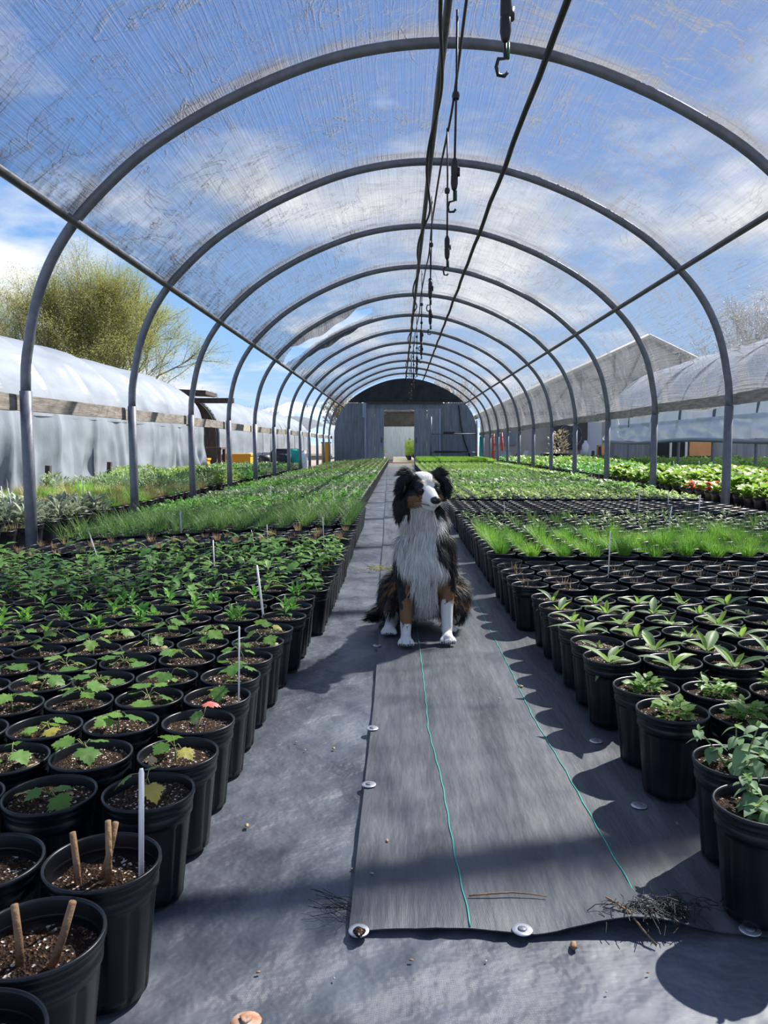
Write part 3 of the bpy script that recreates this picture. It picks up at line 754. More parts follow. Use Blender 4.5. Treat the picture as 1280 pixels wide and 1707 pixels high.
def clump(n, h, spread, size, leaf=SL, el=(.0, 1.0), z0=PH - .02, c=(0, 0)):
    mb = MB()
    for i in range(n):
        a = rnd(0, 6.283); r = spread * math.sqrt(R.random()) * .8; z = z0 + h * R.random() ** 1.2
        mb.add(leaf, place((c[0] + math.cos(a) * r * .6, c[1] + math.sin(a) * r * .6, z), a - PI / 2 + rnd(-.6, .6), rnd(*el), size * rnd(.7, 1.25), rnd(-.4, .4)))
    return mb
def rosette_green():
    mb = MB(); a0 = rnd(0, 6)
    for s in range(R.choice([1, 2, 2, 3])):
        c = (rnd(-.022, .022), rnd(-.015, .015), PH - .02)
        for i in range(11):
            mb.add(SL if i % 2 else SLn, place((c[0], c[1], c[2] + .003 * i), a0 + i * 2.4, .1 + .1 * i, .044 * rnd(.75, 1.15), rnd(-.2, .2)))
    return mb
def herb_plant():
    mb = MB()
    for s in range(R.choice([1, 2, 2, 3])):
        a = rnd(0, 6); tilt = rnd(0, .5); h = rnd(.05, .125); d = Vector((math.cos(a) * math.sin(tilt), math.sin(a) * math.sin(tilt), math.cos(tilt))); p0 = Vector((rnd(-.03, .03), rnd(-.03, .03), PH - .03))
        mb.tube([p0, p0 + d * h], [.0018, .0009], 4, mi=1, cap=False)
        k = 4
        for i in range(k):
            p = p0 + d * h * (.3 + .7 * i / (k - 1)); a2 = a + i * 1.57
            for q in (0, PI): mb.add(SL if R.random() < .6 else SLw, place(p, a2 + q + rnd(-.3, .3), rnd(-.4, .45), .058 * rnd(.6, 1.15), rnd(-.3, .3)), mi=0)
    return mb
def blades(n, h, spread, width, lean=.6, droop=.6, z0=PH - .022, r0=.03, seg=3):
    mb = MB()
    for i in range(n):
        a = rnd(0, 6.283); r = r0 * math.sqrt(R.random()); p = Vector((math.cos(a) * r, math.sin(a) * r, z0)); az = a + rnd(-.6, .6); l = h * rnd(.6, 1.15); t = lean * rnd(.1, 1.0)
        pts = [p]; wd = [width]
        for k in range(seg):
            d = Vector((math.cos(az) * math.sin(t), math.sin(az) * math.sin(t), math.cos(t))); pts.append(pts[-1] + d * l / seg); t += droop * rnd(.5, 1.2) / seg; wd.append(width * (1 - (k + 1) / seg) + .0002)
        mb.ribbon(pts, wd, (math.sin(az) + .3, -math.cos(az), 0))
    return mb
def mint_mat():
    mb = clump(70, .030, .060, .026, SLw, (-.1, .9), z0=PH - .012)
    return mb
VAR = {}
VAR['maple'] = [var_maple(sp) for sp in (None, None, 'maple_y', None, None, 'maple_y', None, 'maple_p', None, 'maple_y', None, None)]
VAR['oregano'] = [var_oregano(5, .105), var_oregano(5, .07), var_oregano(4, .08)]
VAR['lance'] = [var_lance(R.choice([6, 7, 8]), rnd(.075, .10)) for _ in range(7)] + [var_lance(4, .055)]
JOIN = {
 'maple': [join_var(v, None, None).mesh('seedling', [M['maple'], M['stem']]) for v in VAR['maple'][:6]],
 'lance': [join_var(v, None, None).mesh('rosette', [M['lance'], M['stem']]) for v in VAR['lance'][:6]],
 'rosette': [rosette_green().mesh('foliage', M['rosette']) for _ in range(6)],
 'herb': [herb_plant().mesh('foliage', [M['herb'], M['stem']]) for _ in range(8)],
 'mint': [mint_mat().mesh('foliage', M['mint']) for _ in range(4)],
 'tuft': [blades(190, .10, 0, .0011, .8, .5, r0=.026).mesh('grass_tuft', M['tuft']) for _ in range(5)],
 'grass': [blades(46, .17, 0, .0019, .7, 1.0, r0=.035).mesh('grass_clump', M['grass']) for _ in range(5)],
 'dry': [blades(34, .045, 0, .0012, .6, .3, r0=.016).mesh('dry_tuft', M['drygrass']) for _ in range(4)],
 'bare': [blades(7, .03, 0, .0009, .8, .3, r0=.035).mesh('dry_stubble', M['drygrass']) for _ in range(4)],
 'mixed': [clump(18, .05, .055, .036, SL).mesh('foliage', M['greygreen']) for _ in range(4)] + [blades(30, .10, 0, .0016, .6, .8).mesh('foliage', M['grass']) for _ in range(2)],
 'leafy': [clump(18, .06, .05, .048, SLn, (.3, 1.3)).mesh('foliage', M['rosette']) for _ in range(5)],
}
INFO = {
 'maple': ('potted_maple_seedling', 'seedling', 'maple seedlings in front rows'),
 'oregano': ('potted_herb', 'stems', 'grey-green herbs in front pots'),
 'lance': ('potted_rosette_plant', 'crown', 'lance-leaved rosettes'),
 'rosette': ('potted_perennial', 'foliage', 'bright green rosettes'),
 'herb': ('potted_leafy_perennial', 'foliage', 'leafy dark green perennials'),
 'mint': ('potted_mint', 'foliage', 'low mats of mint'),
 'tuft': ('potted_fine_grass', 'grass_tuft', 'bright tuft grasses'),  # this kind and the next two are pots of grass
 'grass': ('potted_arching_grass', 'grass_clump', 'long green grasses'),
 'dry': ('potted_dormant_grass', 'dry_tuft', 'dormant brown grasses'),
 'bare': ('potted_dormant_perennial', 'dry_stubble', 'pots of almost bare soil'),
 'mixed': ('potted_small_perennial', 'foliage', 'small mixed perennials'),
 'leafy': ('potted_upright_perennial', 'foliage', 'upright leafy perennials'),
}
LABEL = {
 'maple': 'black nursery pot with a small lobed-leaf maple seedling in bark soil',
 'oregano': 'black nursery pot of grey-green herb with paired oval leaves',
 'lance': 'black nursery pot with a rosette of upright lance-shaped grey-green leaves',
 'rosette': 'black nursery pot with a compact bright green leaf rosette',
 'herb': 'black nursery pot with leafy dark green stems among its neighbours',
 'mint': 'black nursery pot with a low crinkled mat of yellow-green leaves',
 'tuft': 'black nursery pot with a dense fine tuft of bright green grass',
 'grass': 'black nursery pot of long arching green grass blades',
 'dry': 'black nursery pot with a short brown dormant grass tuft',
 'bare': 'black nursery pot of bark soil with only dry stubble',
 'mixed': 'black nursery pot with a small low mixed-green perennial',
 'leafy': 'black nursery pot with upright bright green leaves beyond the empty pots',
}
COUNT = {}; OCC = []
def pot_plant(kind, x, y, var=None, tilt=0.0, detail=True, label=None):
    name, pn, grp = INFO[kind]; z = gh(x)
    t = thing(name, label or LABEL[kind], 'potted plant', (x, y, z + (.011 if -.2 < x < .66 and y < 31 else 0)), rnd(0, 6.283), grp)
    if tilt: t.rotation_euler = (rnd(-tilt, tilt), rnd(-tilt, tilt), t.rotation_euler[2])
    ob('pot', R.choice(POTS), t); ob('soil', R.choice(SOILS), t, rot=(0, 0, rnd(0, 6)))
    COUNT[kind] = COUNT.get(kind, 0) + 1
    if kind in VAR and detail:
        st, lv = VAR[kind][var if var is not None else R.choice([q for q in range(len(VAR[kind])) if not (kind == 'maple' and q == 7)])]
        if not hasattr(st, 'cache'): st.cache = st.mesh('stem', M['stem'])
        p = ob(pn, st.cache, t)
        for k, X in lv: ob('leaf', LF[k], p, M=X)
    else:
        ms = JOIN[kind]; me = ms[var % len(ms) if var is not None else R.randrange(len(ms))]
        pp = ob(pn, me, t, scale=rnd(.85, 1.15))
        if kind in ('bare', 'dry'): pp['kind'] = 'stuff'
    return t
def xl_lim(y): return -.515 * y - .30
def xr_lim(y): return .50 * y + .25

# --- front left: cut-back stems
STICKS = [((-.415, .668), [], 'with speckled bare soil and no stem, foremost of the bare pots'),
          ((-.420, .830), [(-.018, .0, .085, -.05), (.014, -.01, .088, .34)], 'with two cut brown stems in pale-flecked soil'),
          ((-.566, .985), [], 'with speckled bare soil beside the pot of three cut stems'),
          ((-.404, .990), [(-.035, .0, .085, -.08), (.004, .005, .10, .02), (-.012, .02, .09, .25)], 'with three cut brown stems and a white stake')]
for (x, y), st, w in STICKS:
    t = thing('potted_cut_shrub', 'black pot ' + w, 'potted plant', (x, y, 0), rnd(-.2, .2), 'bare pots at the front of the row')
    ob('pot', POTS[1], t, scale=1.04); ob('soil', R.choice(SOIL_LOW), t, scale=1.04)
    for sx, sy, h, lean in st:
        z = PH - .042; P = [(sx, sy, z), (sx + lean * h * .5 + .002, sy, z + h * .5), (sx + lean * h, sy + .003, z + h)]
        s = part('cut_stem', MB().tube(P, [.0052, .0047, .0044], 8), M['twig'], t)
# --- maples
edge = [(1.215 + .161 * k, x) for k, x in enumerate((-.418, -.412, -.416, -.412, -.418, -.416, -.410, -.406))]
for r, (y, xe) in enumerate(edge):
    x = xe
    i = 0
    while x > xl_lim(y):
        v = [3, 7, None, 5, None, None][r % 6] if i == 0 else None
        if r == 2 and i == 0: v = 7
        elif v == 7: v = 5
        if r == 0 and i == 0: v = 2
        if r == 0 and i == 1: v = 9
        lab = LABEL['maple']
        if v == 7: lab = 'black nursery pot whose maple seedling has one drooping pink leaf'
        if r == 0 and i == 0: lab = 'black pot of maple seedling, behind the pot of three cut stems'
        pot_plant('maple', x + rnd(-.002, .002), y + rnd(-.002, .002), v, .01, True, lab)
        x -= .161; i += 1
def rows(kind, y0, y1, xe, side, dx=.161, dy=.161, tilt=.01, xmax=None, detail=False, cap=300, shift=0):
    y = y0; k = 0
    while y <= y1 + 1e-6:
        x = xe + side * (shift * (k % 2))
        while (x > max(xl_lim(y), -2.55) if side < 0 else x < min(xr_lim(y), 3.15)):
            if COUNT.get(kind, 0) < cap:
                pot_plant(kind if not callable(kind) else kind(x, y), x + rnd(-.002, .002), y + rnd(-.002, .002), None, tilt, detail)
            x += side * dx
        y += dy; k += 1
rows('rosette', 2.52, 2.85, -.385, -1)
rows('herb', 3.02, 4.45, -.35, -1)
rows('dry', 4.68, 5.32, -.36, -1)
rows('grass', 5.52, 7.1, -.37, -1)
# --- right block
for (x, y), v in {(.575, 1.165): 1, (.606, 1.33): 0, (.752, 1.235): 2}.items():
    lab = {1: 'black pot of pale herb with short drooping paired leaves at path corner', 0: 'black pot of herb with one tall upright leafy stem', 2: 'black pot of herb with oval leaves, behind the two corner herb pots'}[v]
    t = pot_plant('oregano', x, y, v, 0, True, lab)
rows('mint', 1.595, 1.76, .582, 1)
rows('lance', 2.0, 2.84, .570, 1, detail=True)
rows('bare', 3.06, 3.75, .535, 1)
rows('tuft', 3.98, 4.80, .54, 1)
rows('mixed', 5.02, 6.3, .545, 1)
rows('bare', 6.52, 7.9, .55, 1)
print('counts', COUNT)

# --- further rows: too many to pick apart one by one -> one object per block
def far_pot():
    mb = MB().lathe([(.060, 0), (.070, .135), (.0765, .165), (.0765, .178), (.071, .176), (.0705, .158)], 9); mb.lathe([(.0705, .158), (.0, .160)], 9, mi=1); return mb
FP = far_pot()
def block(name, label, x0, x1, y0, y1, kinds, dx=.161, dy=.161, sc=1.0, density=1.0, pot=FP, gz=lambda x: gh(x) + .009):
    """kinds: list of (plant MB list, material key) by zone function"""
    mats = [M['pot'], M['soil']] + [M[k] for _, k in kinds]
    V = []; F = []; MI = []; nv = 0
    pv = np.array(pot.v) * sc; 
    KV = [[np.array(m.v) * sc for m in ms] for ms, _ in kinds]
    y = y0; zone = 0; left = 0
    while y < y1:
        if left <= 0: zone = R.randrange(len(kinds)); left = rnd(.8, 2.4)
        left -= dy; x = x0
        while x < x1:
            if R.random() < density:
                px, py = x + rnd(-.003, .003), y + rnd(-.003, .003); g = gz(px)
                V.append(pv + (px, py, g)); F += [tuple(i + nv for i in q) for q in pot.f]; MI += pot.m; nv += len(pv)
                zk = zone if R.random() < .93 else R.randrange(len(kinds))
                j = R.randrange(len(KV[zk])); m = kinds[zk][0][j]; a = rnd(0, 6.28); s = rnd(.75, 1.2); kv = KV[zk][j]
                ca, sa = math.cos(a) * s, math.sin(a) * s
                V.append(np.stack([kv[:, 0] * ca - kv[:, 1] * sa + px, kv[:, 0] * sa + kv[:, 1] * ca + py, (kv[:, 2] - PH * sc) * s + PH * sc + g], 1))
                F += [tuple(i + nv for i in q) for q in m.f]; MI += [2 + zk] * len(m.f); nv += len(kv)
            x += dx
        y += dy
    me = bpy.data.meshes.new(name); me.from_pydata(np.concatenate(V).tolist(), [], F)
    for m in mats: me.materials.append(m)
    me.polygons.foreach_set('material_index', MI); me.polygons.foreach_set('use_smooth', [True] * len(F)); me.update()
    return tag(ob(name, me), label, 'potted plants', kind='stuff')
def lo_clump(n, h, size, leaf): return [clump(n, h, .06, size, leaf, (-.2, 1.0)) for _ in range(4)]
def tri_blades(n, h, w, lean): return [blades(n, h, 0, w, lean, .7, r0=.03, seg=2) for _ in range(4)]
def quadleaf(w=.3):
    mb = MB(); mb.v = [(0, 0, 0), (w, .5, .05), (0, 1, -.1), (-w, .5, .05)]; mb.f = [(0, 1, 2, 3)]; mb.m = [0]; return mb
QL = quadleaf(); QLn = quadleaf(.16)
far_kinds = [(lo_clump(16, .05, .055, QL), 'greygreen'), (lo_clump(16, .06, .05, QLn), 'greygreen'), (tri_blades(18, .12, .003, .6), 'tangrass'), (tri_blades(22, .13, .003, .6), 'grass'), (lo_clump(16, .07, .06, QLn), 'rosette'), (lo_clump(14, .04, .05, QL), 'shrub')]
block('far_potted_plants', 'dense rows of green potted plants along the open side towards the end wall', -2.55, -.36, 7.3, 31.0, far_kinds)
far_r = [(lo_clump(14, .08, .07, QLn), 'rosette'), (lo_clump(12, .05, .05, QL), 'mint'), (tri_blades(20, .11, .003, .6), 'tuft'), (lo_clump(14, .05, .055, QL), 'greygreen')]
block('far_potted_plants', 'dense rows of leafy potted plants along the netted side towards the end wall', .57, 3.15, 8.1, 24.0, far_r)
# low bright turf-like trays near the end wall
def turf():
    t = thing('seedling_tray_bench', 'low bed of bright green seedling trays in front of the end wall', 'seedling trays', (0, 0, 0))
    part('tray_base', MB().box((1.9, 27.2, .12), (2.5, 5.6, .24)), M['pot'], t, smooth=False)
    V = MB()
    for i in range(9000):
        x, y = rnd(.68, 3.13), rnd(24.45, 29.95); a = rnd(0, 6); V.quad([(x - .012, y, .24), (x + .012, y, .24), (x + math.cos(a) * .03, y + math.sin(a) * .03, .24 + rnd(.05, .10))])
    part('seedlings', V, M['tuft'], t)['kind'] = 'stuff'
turf()

# --- plots outside the tunnel
def big_pot(n=16): return MB().lathe([(.088, 0), (.105, .19), (.113, .2), (.116, .232), (.116, .238), (.108, .236), (.106, .215)], n, lambda i, j, a, r, z: r, cap0=True)
BP = big_pot(20).mesh('pot', M['pot']); BS = MB().lathe([(.106, .214), (.05, .222), (0, .220)], 16).mesh('soil', M['soil'])
OUT = {
 'tan': ('tan grass', [blades(110, .13, 0, .0022, .8, .5, z0=.215, r0=.085).mesh('grass_clump', M['tangrass']) for _ in range(4)]),
 'silver': ('silver perennial', [clump(60, .09, .10, .10, SLn, (.2, 1.1), .22).mesh('foliage', M['silver']) for _ in range(4)]),
 'shrub': ('green shrub', [clump(130, .20, .16, .060, SL, (-.2, 1.0), .22).mesh('foliage', M['shrub']) for _ in range(4)]),
 'grey': ('grey-green shrub', [clump(130, .18, .15, .06, SLn, (.2, 1.2), .22).mesh('foliage', M['greygreen']) for _ in range(4)]),
 'greengrass': ('green grass', [blades(120, .15, 0, .0022, .7, .6, z0=.215, r0=.07).mesh('grass_clump', M['tuft']) for _ in range(3)]),
 'lime': ('lime perennial', [clump(85, .11, .13, .085, SLw, (-.1, .9), .225).mesh('foliage', M['lime']) for _ in range(4)]),
 'redl': ('red-tinged perennial', [clump(70, .09, .12, .075, SLw, (-.1, .9), .22).mesh('foliage', M['redleaf']) for _ in range(2)]),
}
OLAB = {'tan': 'large black pot of tan dried grass outside the open side', 'silver': 'large black pot of silvery narrow leaves outside the open side', 'shrub': 'large black pot with a bushy yellow-green shrub outside the tunnel',
        'grey': 'large black pot with a grey-green upright shrub outside the tunnel', 'greengrass': 'large black pot of short green grass outside the open side', 'lime': 'large black pot of lime green broad leaves outside the netted side',
        'redl': 'large black pot of red-tinged broad leaves outside the netted side'}
def out_pot(kind, x, y):
    n, ms = OUT[kind]
    t = thing('potted_' + n.replace('grass', 'grass_plant').replace(' ', '_').replace('-', '_'), OLAB[kind], 'potted plant', (x, y, -.135 if x < 0 else -.005), rnd(0, 6), n + ' pots outside the tunnel')  # the tan and green grass kinds are pots of grass
    ob('pot', BP, t); ob('soil', BS, t); ob('grass_clump' if 'grass' in n else 'foliage', R.choice(ms), t, scale=rnd(.85, 1.2))
y = 5.2
while y < 14.5:
    x = -3.02 - .0 * y
    while x > max(-5.1, -.53 * y - .3):
        u = y + .8 * (x + 3)
        if y < 6.2: k = 'tan'
        elif y < 7.9: k = 'silver' if x > -4.4 else 'tan'
        elif y < 10.4: k = R.choice(['tan', 'tan', 'greengrass']) if x < -3.2 else R.choice(['greengrass', 'tan'])
        elif y < 12.3: k = R.choice(['tan', 'grey'])
        else: k = R.choice(['grey', 'shrub', 'shrub'])
        out_pot(k, x + rnd(-.02, .02), y + rnd(-.02, .02)); x -= .245
    y += .25
y = 7.3
while y < 13.2:
    x = 3.62
    while x < min(6.4, .50 * y + .3):
        out_pot(R.choice(['lime'] * 14 + ['redl']), x + rnd(-.02, .02), y + rnd(-.02, .02)); x += .25
    y += .25
def bigger(n, h, size, leaf, sp=.15): return [clump(n, h, sp, size, leaf, (-.2, 1.0), .2) for _ in range(4)]
BFP = MB().lathe([(.088, 0), (.105, .19), (.116, .232), (.106, .23), (.0, .215)], 9)
block('far_potted_shrubs', 'mass of yellow-green potted shrubs outside the open side', -5.1, -3.0, 14.85, 23.2, [(bigger(60, .16, .085, QL), 'shrub'), (bigger(60, .12, .09, QLn), 'greygreen'), (bigger(50, .12, .08, QL), 'rosette')], dx=.3, dy=.3, pot=BFP)
block('far_potted_perennials', 'mass of lime green potted perennials outside the netted side', 3.62, 6.5, 13.45, 27, [(bigger(34, .14, .10, QL), 'lime'), (bigger(34, .14, .10, QL), 'mint'), (bigger(30, .12, .09, QL), 'rosette')], dx=.3, dy=.3, pot=BFP)

# --- white plant label stakes
def stake(base, top, lab, w=.0065, m='white'):
    b, t_ = Vector(base), Vector(top); b.z += gh(b.x); t_.z += gh(b.x); d = t_ - b
    b = b - d.normalized() * .05
    L_ = (t_ - b).length
    mb = MB(); mb.prism([(-w, .02), (0, 0), (w, .02), (w, L_ - .006), (w * .6, L_), (-w * .6, L_), (-w, L_ - .006)], -.0012, .0012)
    X = d.normalized().to_track_quat('Z', 'Y').to_matrix().to_4x4()
    o = ob('plant_label_stake', mb.mesh('plant_label_stake', M[m]), M=T(*b) @ X); return tag(o, lab, 'label stake', 'white plant stakes')
for b, t_, l in (((-.350, .985, .15), (-.338, .965, .325), 'tall white stake in the pot of three cut stems'),
                 ((-.366, 1.700, .15), (-.362, 1.700, .338), 'tall white stake at the path end of the maple rows'),
                 ((-.468, 2.60, .15), (-.49, 2.608, .335), 'slanting white stake among bright green rosettes'),
                 ((-.927, 3.784, .15), (-.93, 3.784, .30), 'broad white stake among dark green leafy pots'),
                 ((-.72, 4.177, .15), (-.726, 4.177, .325), 'white stake at the back of dark leafy pots'),
                 ((-.45, 4.573, .15), (-.456, 4.573, .315), 'white stake by the path among dormant grass pots'),
                 ((-1.72, 4.307, .15), (-1.774, 4.307, .33), 'leaning white stake near the sill and grey stone'),
                 ((-1.60, 5.55, .15), (-1.60, 5.55, .33), 'white stake in the front of the long green grasses'),
                 ((-.87, 4.565, .15), (-.888, 4.565, .26), 'short bluish stake among dormant grass pots'),
                 ((.948, 3.42, .15), (.953, 3.42, .365), 'tall white stake among bare soil pots'),
                 ((1.80, 5.10, .15), (1.825, 5.10, .345), 'thin tall stake among small mixed perennials')):
    stake(b, t_, l, .0034 if 'tall white stake in the pot' in l or 'maple' in l else (.0095 if 'broad' in l else .0055))
for i in range(44):
    if i % 2: x, y = rnd(-2.4, -.5), rnd(7.2, 26)
    else: x, y = rnd(.7, 3.0), rnd(5.6, 22)
    stake((x, y, .058), (x + rnd(-.02, .02), y, rnd(.27, .36)), 'small white stake far down the rows of potted plants', .009)
for i in range(16):
    x, y = rnd(3.8, 6.2), rnd(8.5, 15)
    stake((x, y, .16), (x + rnd(-.04, .04), y, rnd(.36, .46)), 'white stake among lime green pots outside the netting', .014)
for i in range(5):
    x, y = rnd(-4.4, -3.2), rnd(6.6, 10)
    stake((x, y, .3), (x + rnd(-.03, .03), y, rnd(.48, .52)), 'thin white stake among tan grasses outside the open side', .008)
# grey stone on the sill side
st = MB()
def stone(u, v):
    a = 2 * PI * u; b = PI * (v - .5); k = 1 + .12 * mnoise.noise(Vector((math.cos(a), math.sin(a), b)))
    return (.13 * math.cos(a) * math.cos(b) * k, .10 * math.sin(a) * math.cos(b) * k, .055 + .062 * math.sin(b) * k)
st.grid(20, 10, stone); tag(part('field_stone', st, M['stone'], None, loc=(-2.78, 6.9, -.12)), 'rounded grey field stone beside the sill board', 'stone')

# ------------------------------------------------------------------ end wall and the tunnel beyond
def arch_poly(n0=0, sc=1.0, zmin=None, zmax=None):
    return [(p.x * sc, p.y) for p in HP]
def width_at(z):
    """half width of the tunnel outline at height z"""
    best = 0
    for p in HP:
        if abs(p.y - z) < .06: best = max(best, p.x)
    if z < 1.1: return 3.0
    for a, b in zip(HP[len(HP) // 2:], HP[len(HP) // 2 + 1:]):
        if b.y <= z <= a.y: return a.x + (b.x - a.x) * ((a.y - z) / max(1e-6, a.y - b.y))
    return best
def build_endwall():
    Y = 32.05
    dl, dr, dt = -.60 - XC, .65 - XC, 2.2
    root = MB()
    top = [(p.x, p.y) for p in HP if p.y >= 2.5]
    root.prism([(x, z) for x, z in top][::-1], -.03, .03)
    w = ob('wall_back', root.mesh('wall_back', M['plywood_dark'], False)); w.location = (XC, Y, 0)
    tag(w, 'arched grey plywood end wall with sliding doorway', 'wall', kind='structure')
    # plywood sheets, each its own panel following the arch
    def panel(x0, x1, z0, z1, m='plywood', off=0, name='plywood_panel'):
        n = 10; poly = [(x0, z0), (x1, z0)]
        for i in range(n + 1):
            x = x1 + (x0 - x1) * i / n; z = z1
            while z > z0 and width_at(z) < abs(x): z -= .02
            poly.append((x, z))
        return part(name, MB().prism(poly, off - .02, off + .02), M[m], w, smooth=False)
    for k, (a, b) in enumerate(((-2.99, -2.16), (-2.2, -1.60))): panel(a, b, -.15, 2.5, off=.012 * k)
    for k, (a, b) in enumerate(((1.38, 2.24), (2.2, 2.99))): panel(a, b, -.15, 2.5, off=.012 * k)
    panel(-1.70, 1.48, 2.22, 2.52, off=.02)
    part('header_rail', MB().box((0, -.05, 2.5), (3.1, .05, .09)), M['darkwood'], w, smooth=False)
    for n, a, b, lab in (('door_1', -1.68, dl, 'grey plywood sliding door with a pull, hinged towards the open side'), ('door_2', dr, 1.43, 'grey plywood sliding door with a pull, beside the shelf rack')):
        d = ob(n, None, loc=(XC, Y - .07, 0)); tag(d, lab, 'door', kind='structure')
        for i in range(2):
            xa = a + (b - a) * i / 2; xb = a + (b - a) * (i + 1) / 2
            part('door_board', MB().box(((xa + xb) / 2, 0, 1.08), (xb - xa - .014, .04, 2.36)), M['plywood_door'], d, smooth=False)
        part('door_stile', MB().box((a if a < 0 else b, -.035, 1.08), (.07, .05, 2.36)), M['plywood_light'], d, smooth=False)
        xh = b - .1 if a < 0 else a + .1
        part('door_pull', MB().tube([(xh, -.03, .85), (xh, -.06, .9), (xh, -.06, 1.0), (xh, -.03, 1.05)], .012, 6), M['rubber'], d)
    # vent box beside the door head
    part('vent_box', MB().box((-1.72, -.06, 2.2), (.16, .08, .6)), M['plywood_light'], w, smooth=False)
    # hose hanging on the wall
    tag(part('wall_hose', MB().tube([(XC + 2.2, Y - .08, 2.4), (XC + 2.28, Y - .08, 1.7), (XC + 2.42, Y - .08, 1.0), (XC + 2.75, Y - .1, .1)], .03, 6), M['rubber'], None), 'black hose hanging down the plywood end wall', 'hose')
    # pipe rack in front of the wall
    t = thing('pipe_rack', 'metal pipe rack with two shelf bars in front of end wall', 'rack', (XC, Y - .9, 0))
    for x in (1.02, 2.88): part('rack_post', MB().tube([(x, 0, -.02), (x, 0, 1.9 if x < 2 else 1.75)], .035, 8), M['pipe'], t)
    for z in (.45, 1.2): part('shelf_bar', MB().tube([(1.0, 0, z), (2.9, 0, z)], .025, 8), M['pipe'], t)
    part('board', MB().box((1.85, -.02, .49), (1.4, .3, .05)), M['plywood_dark'], t, smooth=False)
    part('tray', MB().box((1.75, -.02, 1.255), (.45, .3, .06)), M['plywood_dark'], t, smooth=False)
    tag(part('teal_sheet', MB().grid(8, 8, lambda u, v: (XC + 2.98 + .22 * u * (1 - .5 * v), Y - 1.0 + .05 * math.sin(9 * u + 4 * v), .05 + 1.05 * v)), M['teal'], None), 'teal sheet hanging beside the pipe rack', 'sheet')
    # white bucket and black pots at the threshold
    tag(part('white_bucket', MB().lathe([(.0, .0), (.15, 0), (.2, .45), (.21, .45), (.2, .42), (.16, .1)], 16), M['white'], None, loc=(-.40, 33.6, -.05)), 'white bucket just beyond the sliding doorway', 'bucket')
    tag(part('threshold_board', MB().box((0, 32.9, -.02), (1.6, .9, .06)), M['brown_board'], None, smooth=False), 'reddish threshold board in the doorway', 'board')
    tag(part('tunnel_path', MB().box((-.05, 44.4, -.24), (1.1, 20, .30)), M['sill'], None, smooth=False), 'pale concrete path through the tunnel beyond the doorway', 'path')
    # tunnel beyond
    Y2 = 34.2
    tr = thing('far_tunnel', 'second hoop tunnel beyond the doorway with yellowed cover', 'tunnel', (XC - .1, 0, 0))
    part('cover', MB().grid(40, 44, lambda u, v: (lambda p: (p[0].x * 1.0, Y2 + 22 * v, p[0].y * .93 + .02 * math.sin(v * 80)))(hoop_at(HL[-1] * (.10 + .80 * u)))), M['yellow_film'], tr)
    am = MB().tube([(p.x, 0, p.y * .93 - .05) for p in HP[6:-6]], .05, 6).mesh('hoop', M['purlin'])
    for i in range(12): ob('hoop', am, tr, loc=(0, Y2 + .3 + i * 1.9, 0))
    e = MB(); e.prism([(p.x, p.y * .93) for p in HP][::-1], Y2 + 22, Y2 + 22.1); part('far_end_wall', e, M['plywood_dark'], tr, smooth=False)
    part('far_door', MB().box((0, Y2 + 21.9, 1.0), (3.4, .06, 2.2)), M['plywood_light'], tr, smooth=False)
    part('cross_bar', MB().tube([(-1.5, Y2 + .2, 2.22), (1.5, Y2 + .2, 2.22)], .06, 6), M['purlin'], tr)
    block('tunnel_plants', 'yellow-green plants lining the path beyond the doorway', .55, 1.4, 38, 50, [(bigger(50, .7, .14, QL), 'lime'), (bigger(50, .6, .14, QLn), 'shrub')], dx=.4, dy=.5, pot=BFP, gz=lambda x: 0)
    block('tunnel_plants', 'low lime plants beside the white bucket beyond the doorway', -1.4, -.65, 35.5, 50, [(bigger(50, .35, .12, QL), 'lime')], dx=.4, dy=.5, pot=BFP, gz=lambda x: 0)
build_endwall()

# ------------------------------------------------------------------ neighbouring houses
def tun_prof(hw, h, side_h, n=48):
    """side wall then a flattened arc, left foot to right foot"""
    out = []
    for i in range(n + 1):
        u = i / n
        if u < .18: out.append((-hw, side_h * u / .18))
        elif u > .82: out.append((hw, side_h * (1 - u) / .18))
        else:
            a = PI * (1 - (u - .18) / .64); ca, sa = math.cos(a), math.sin(a)
            out.append((hw * math.copysign(abs(ca) ** .86, ca), side_h + (h - side_h) * abs(sa) ** .92))
    return out
def prof_pt(P, u):
    k = u * (len(P) - 1); i = min(int(k), len(P) - 2); t = k - i
    return P[i][0] + (P[i + 1][0] - P[i][0]) * t, P[i][1] + (P[i + 1][1] - P[i][1]) * t
def film(P, u0, u1, y0, y1, nu, ny, rib, wr=.03, fold=.0, seed=0, loose=None):
    def fn(u, v):
        y = y0 + (y1 - y0) * v; uu = u0 + (u1 - u0) * u; x, z = prof_pt(P, uu)
        d = abs((y - y0) / rib - round((y - y0) / rib)) * rib
        o = .05 * math.exp(-(d / .09) ** 2) - .05 * (1 - math.exp(-(d / .5) ** 2)) + wr * mnoise.noise(Vector((uu * 9, y * .9, seed))) + wr * .5 * mnoise.noise(Vector((uu * 24, y * 2.4, seed + 3)))
        if loose:
            q = abs(uu - loose[0]) / abs(loose[1] - loose[0]); q = max(0, min(1, 1 - q))
            o += q * .35 * fold * math.sin(y * 9 + 8 * mnoise.noise(Vector((y * .7, uu * 2, seed + 4)))) + q * fold * (math.sin(y * 3.1 + 6 * mnoise.noise(Vector((y * .5, uu * 3, seed)))) * .5 + .8 * mnoise.noise(Vector((y * 1.8 + uu * 5, uu * 6, seed + 9))))
        L_ = math.hypot(x, z - .4 * P[len(P) // 2][1]); return (x + o * x / max(L_, .1), y, z + o * (z - .4 * P[len(P) // 2][1]) / max(L_, .1))
    return MB().grid(nu, ny, fn)
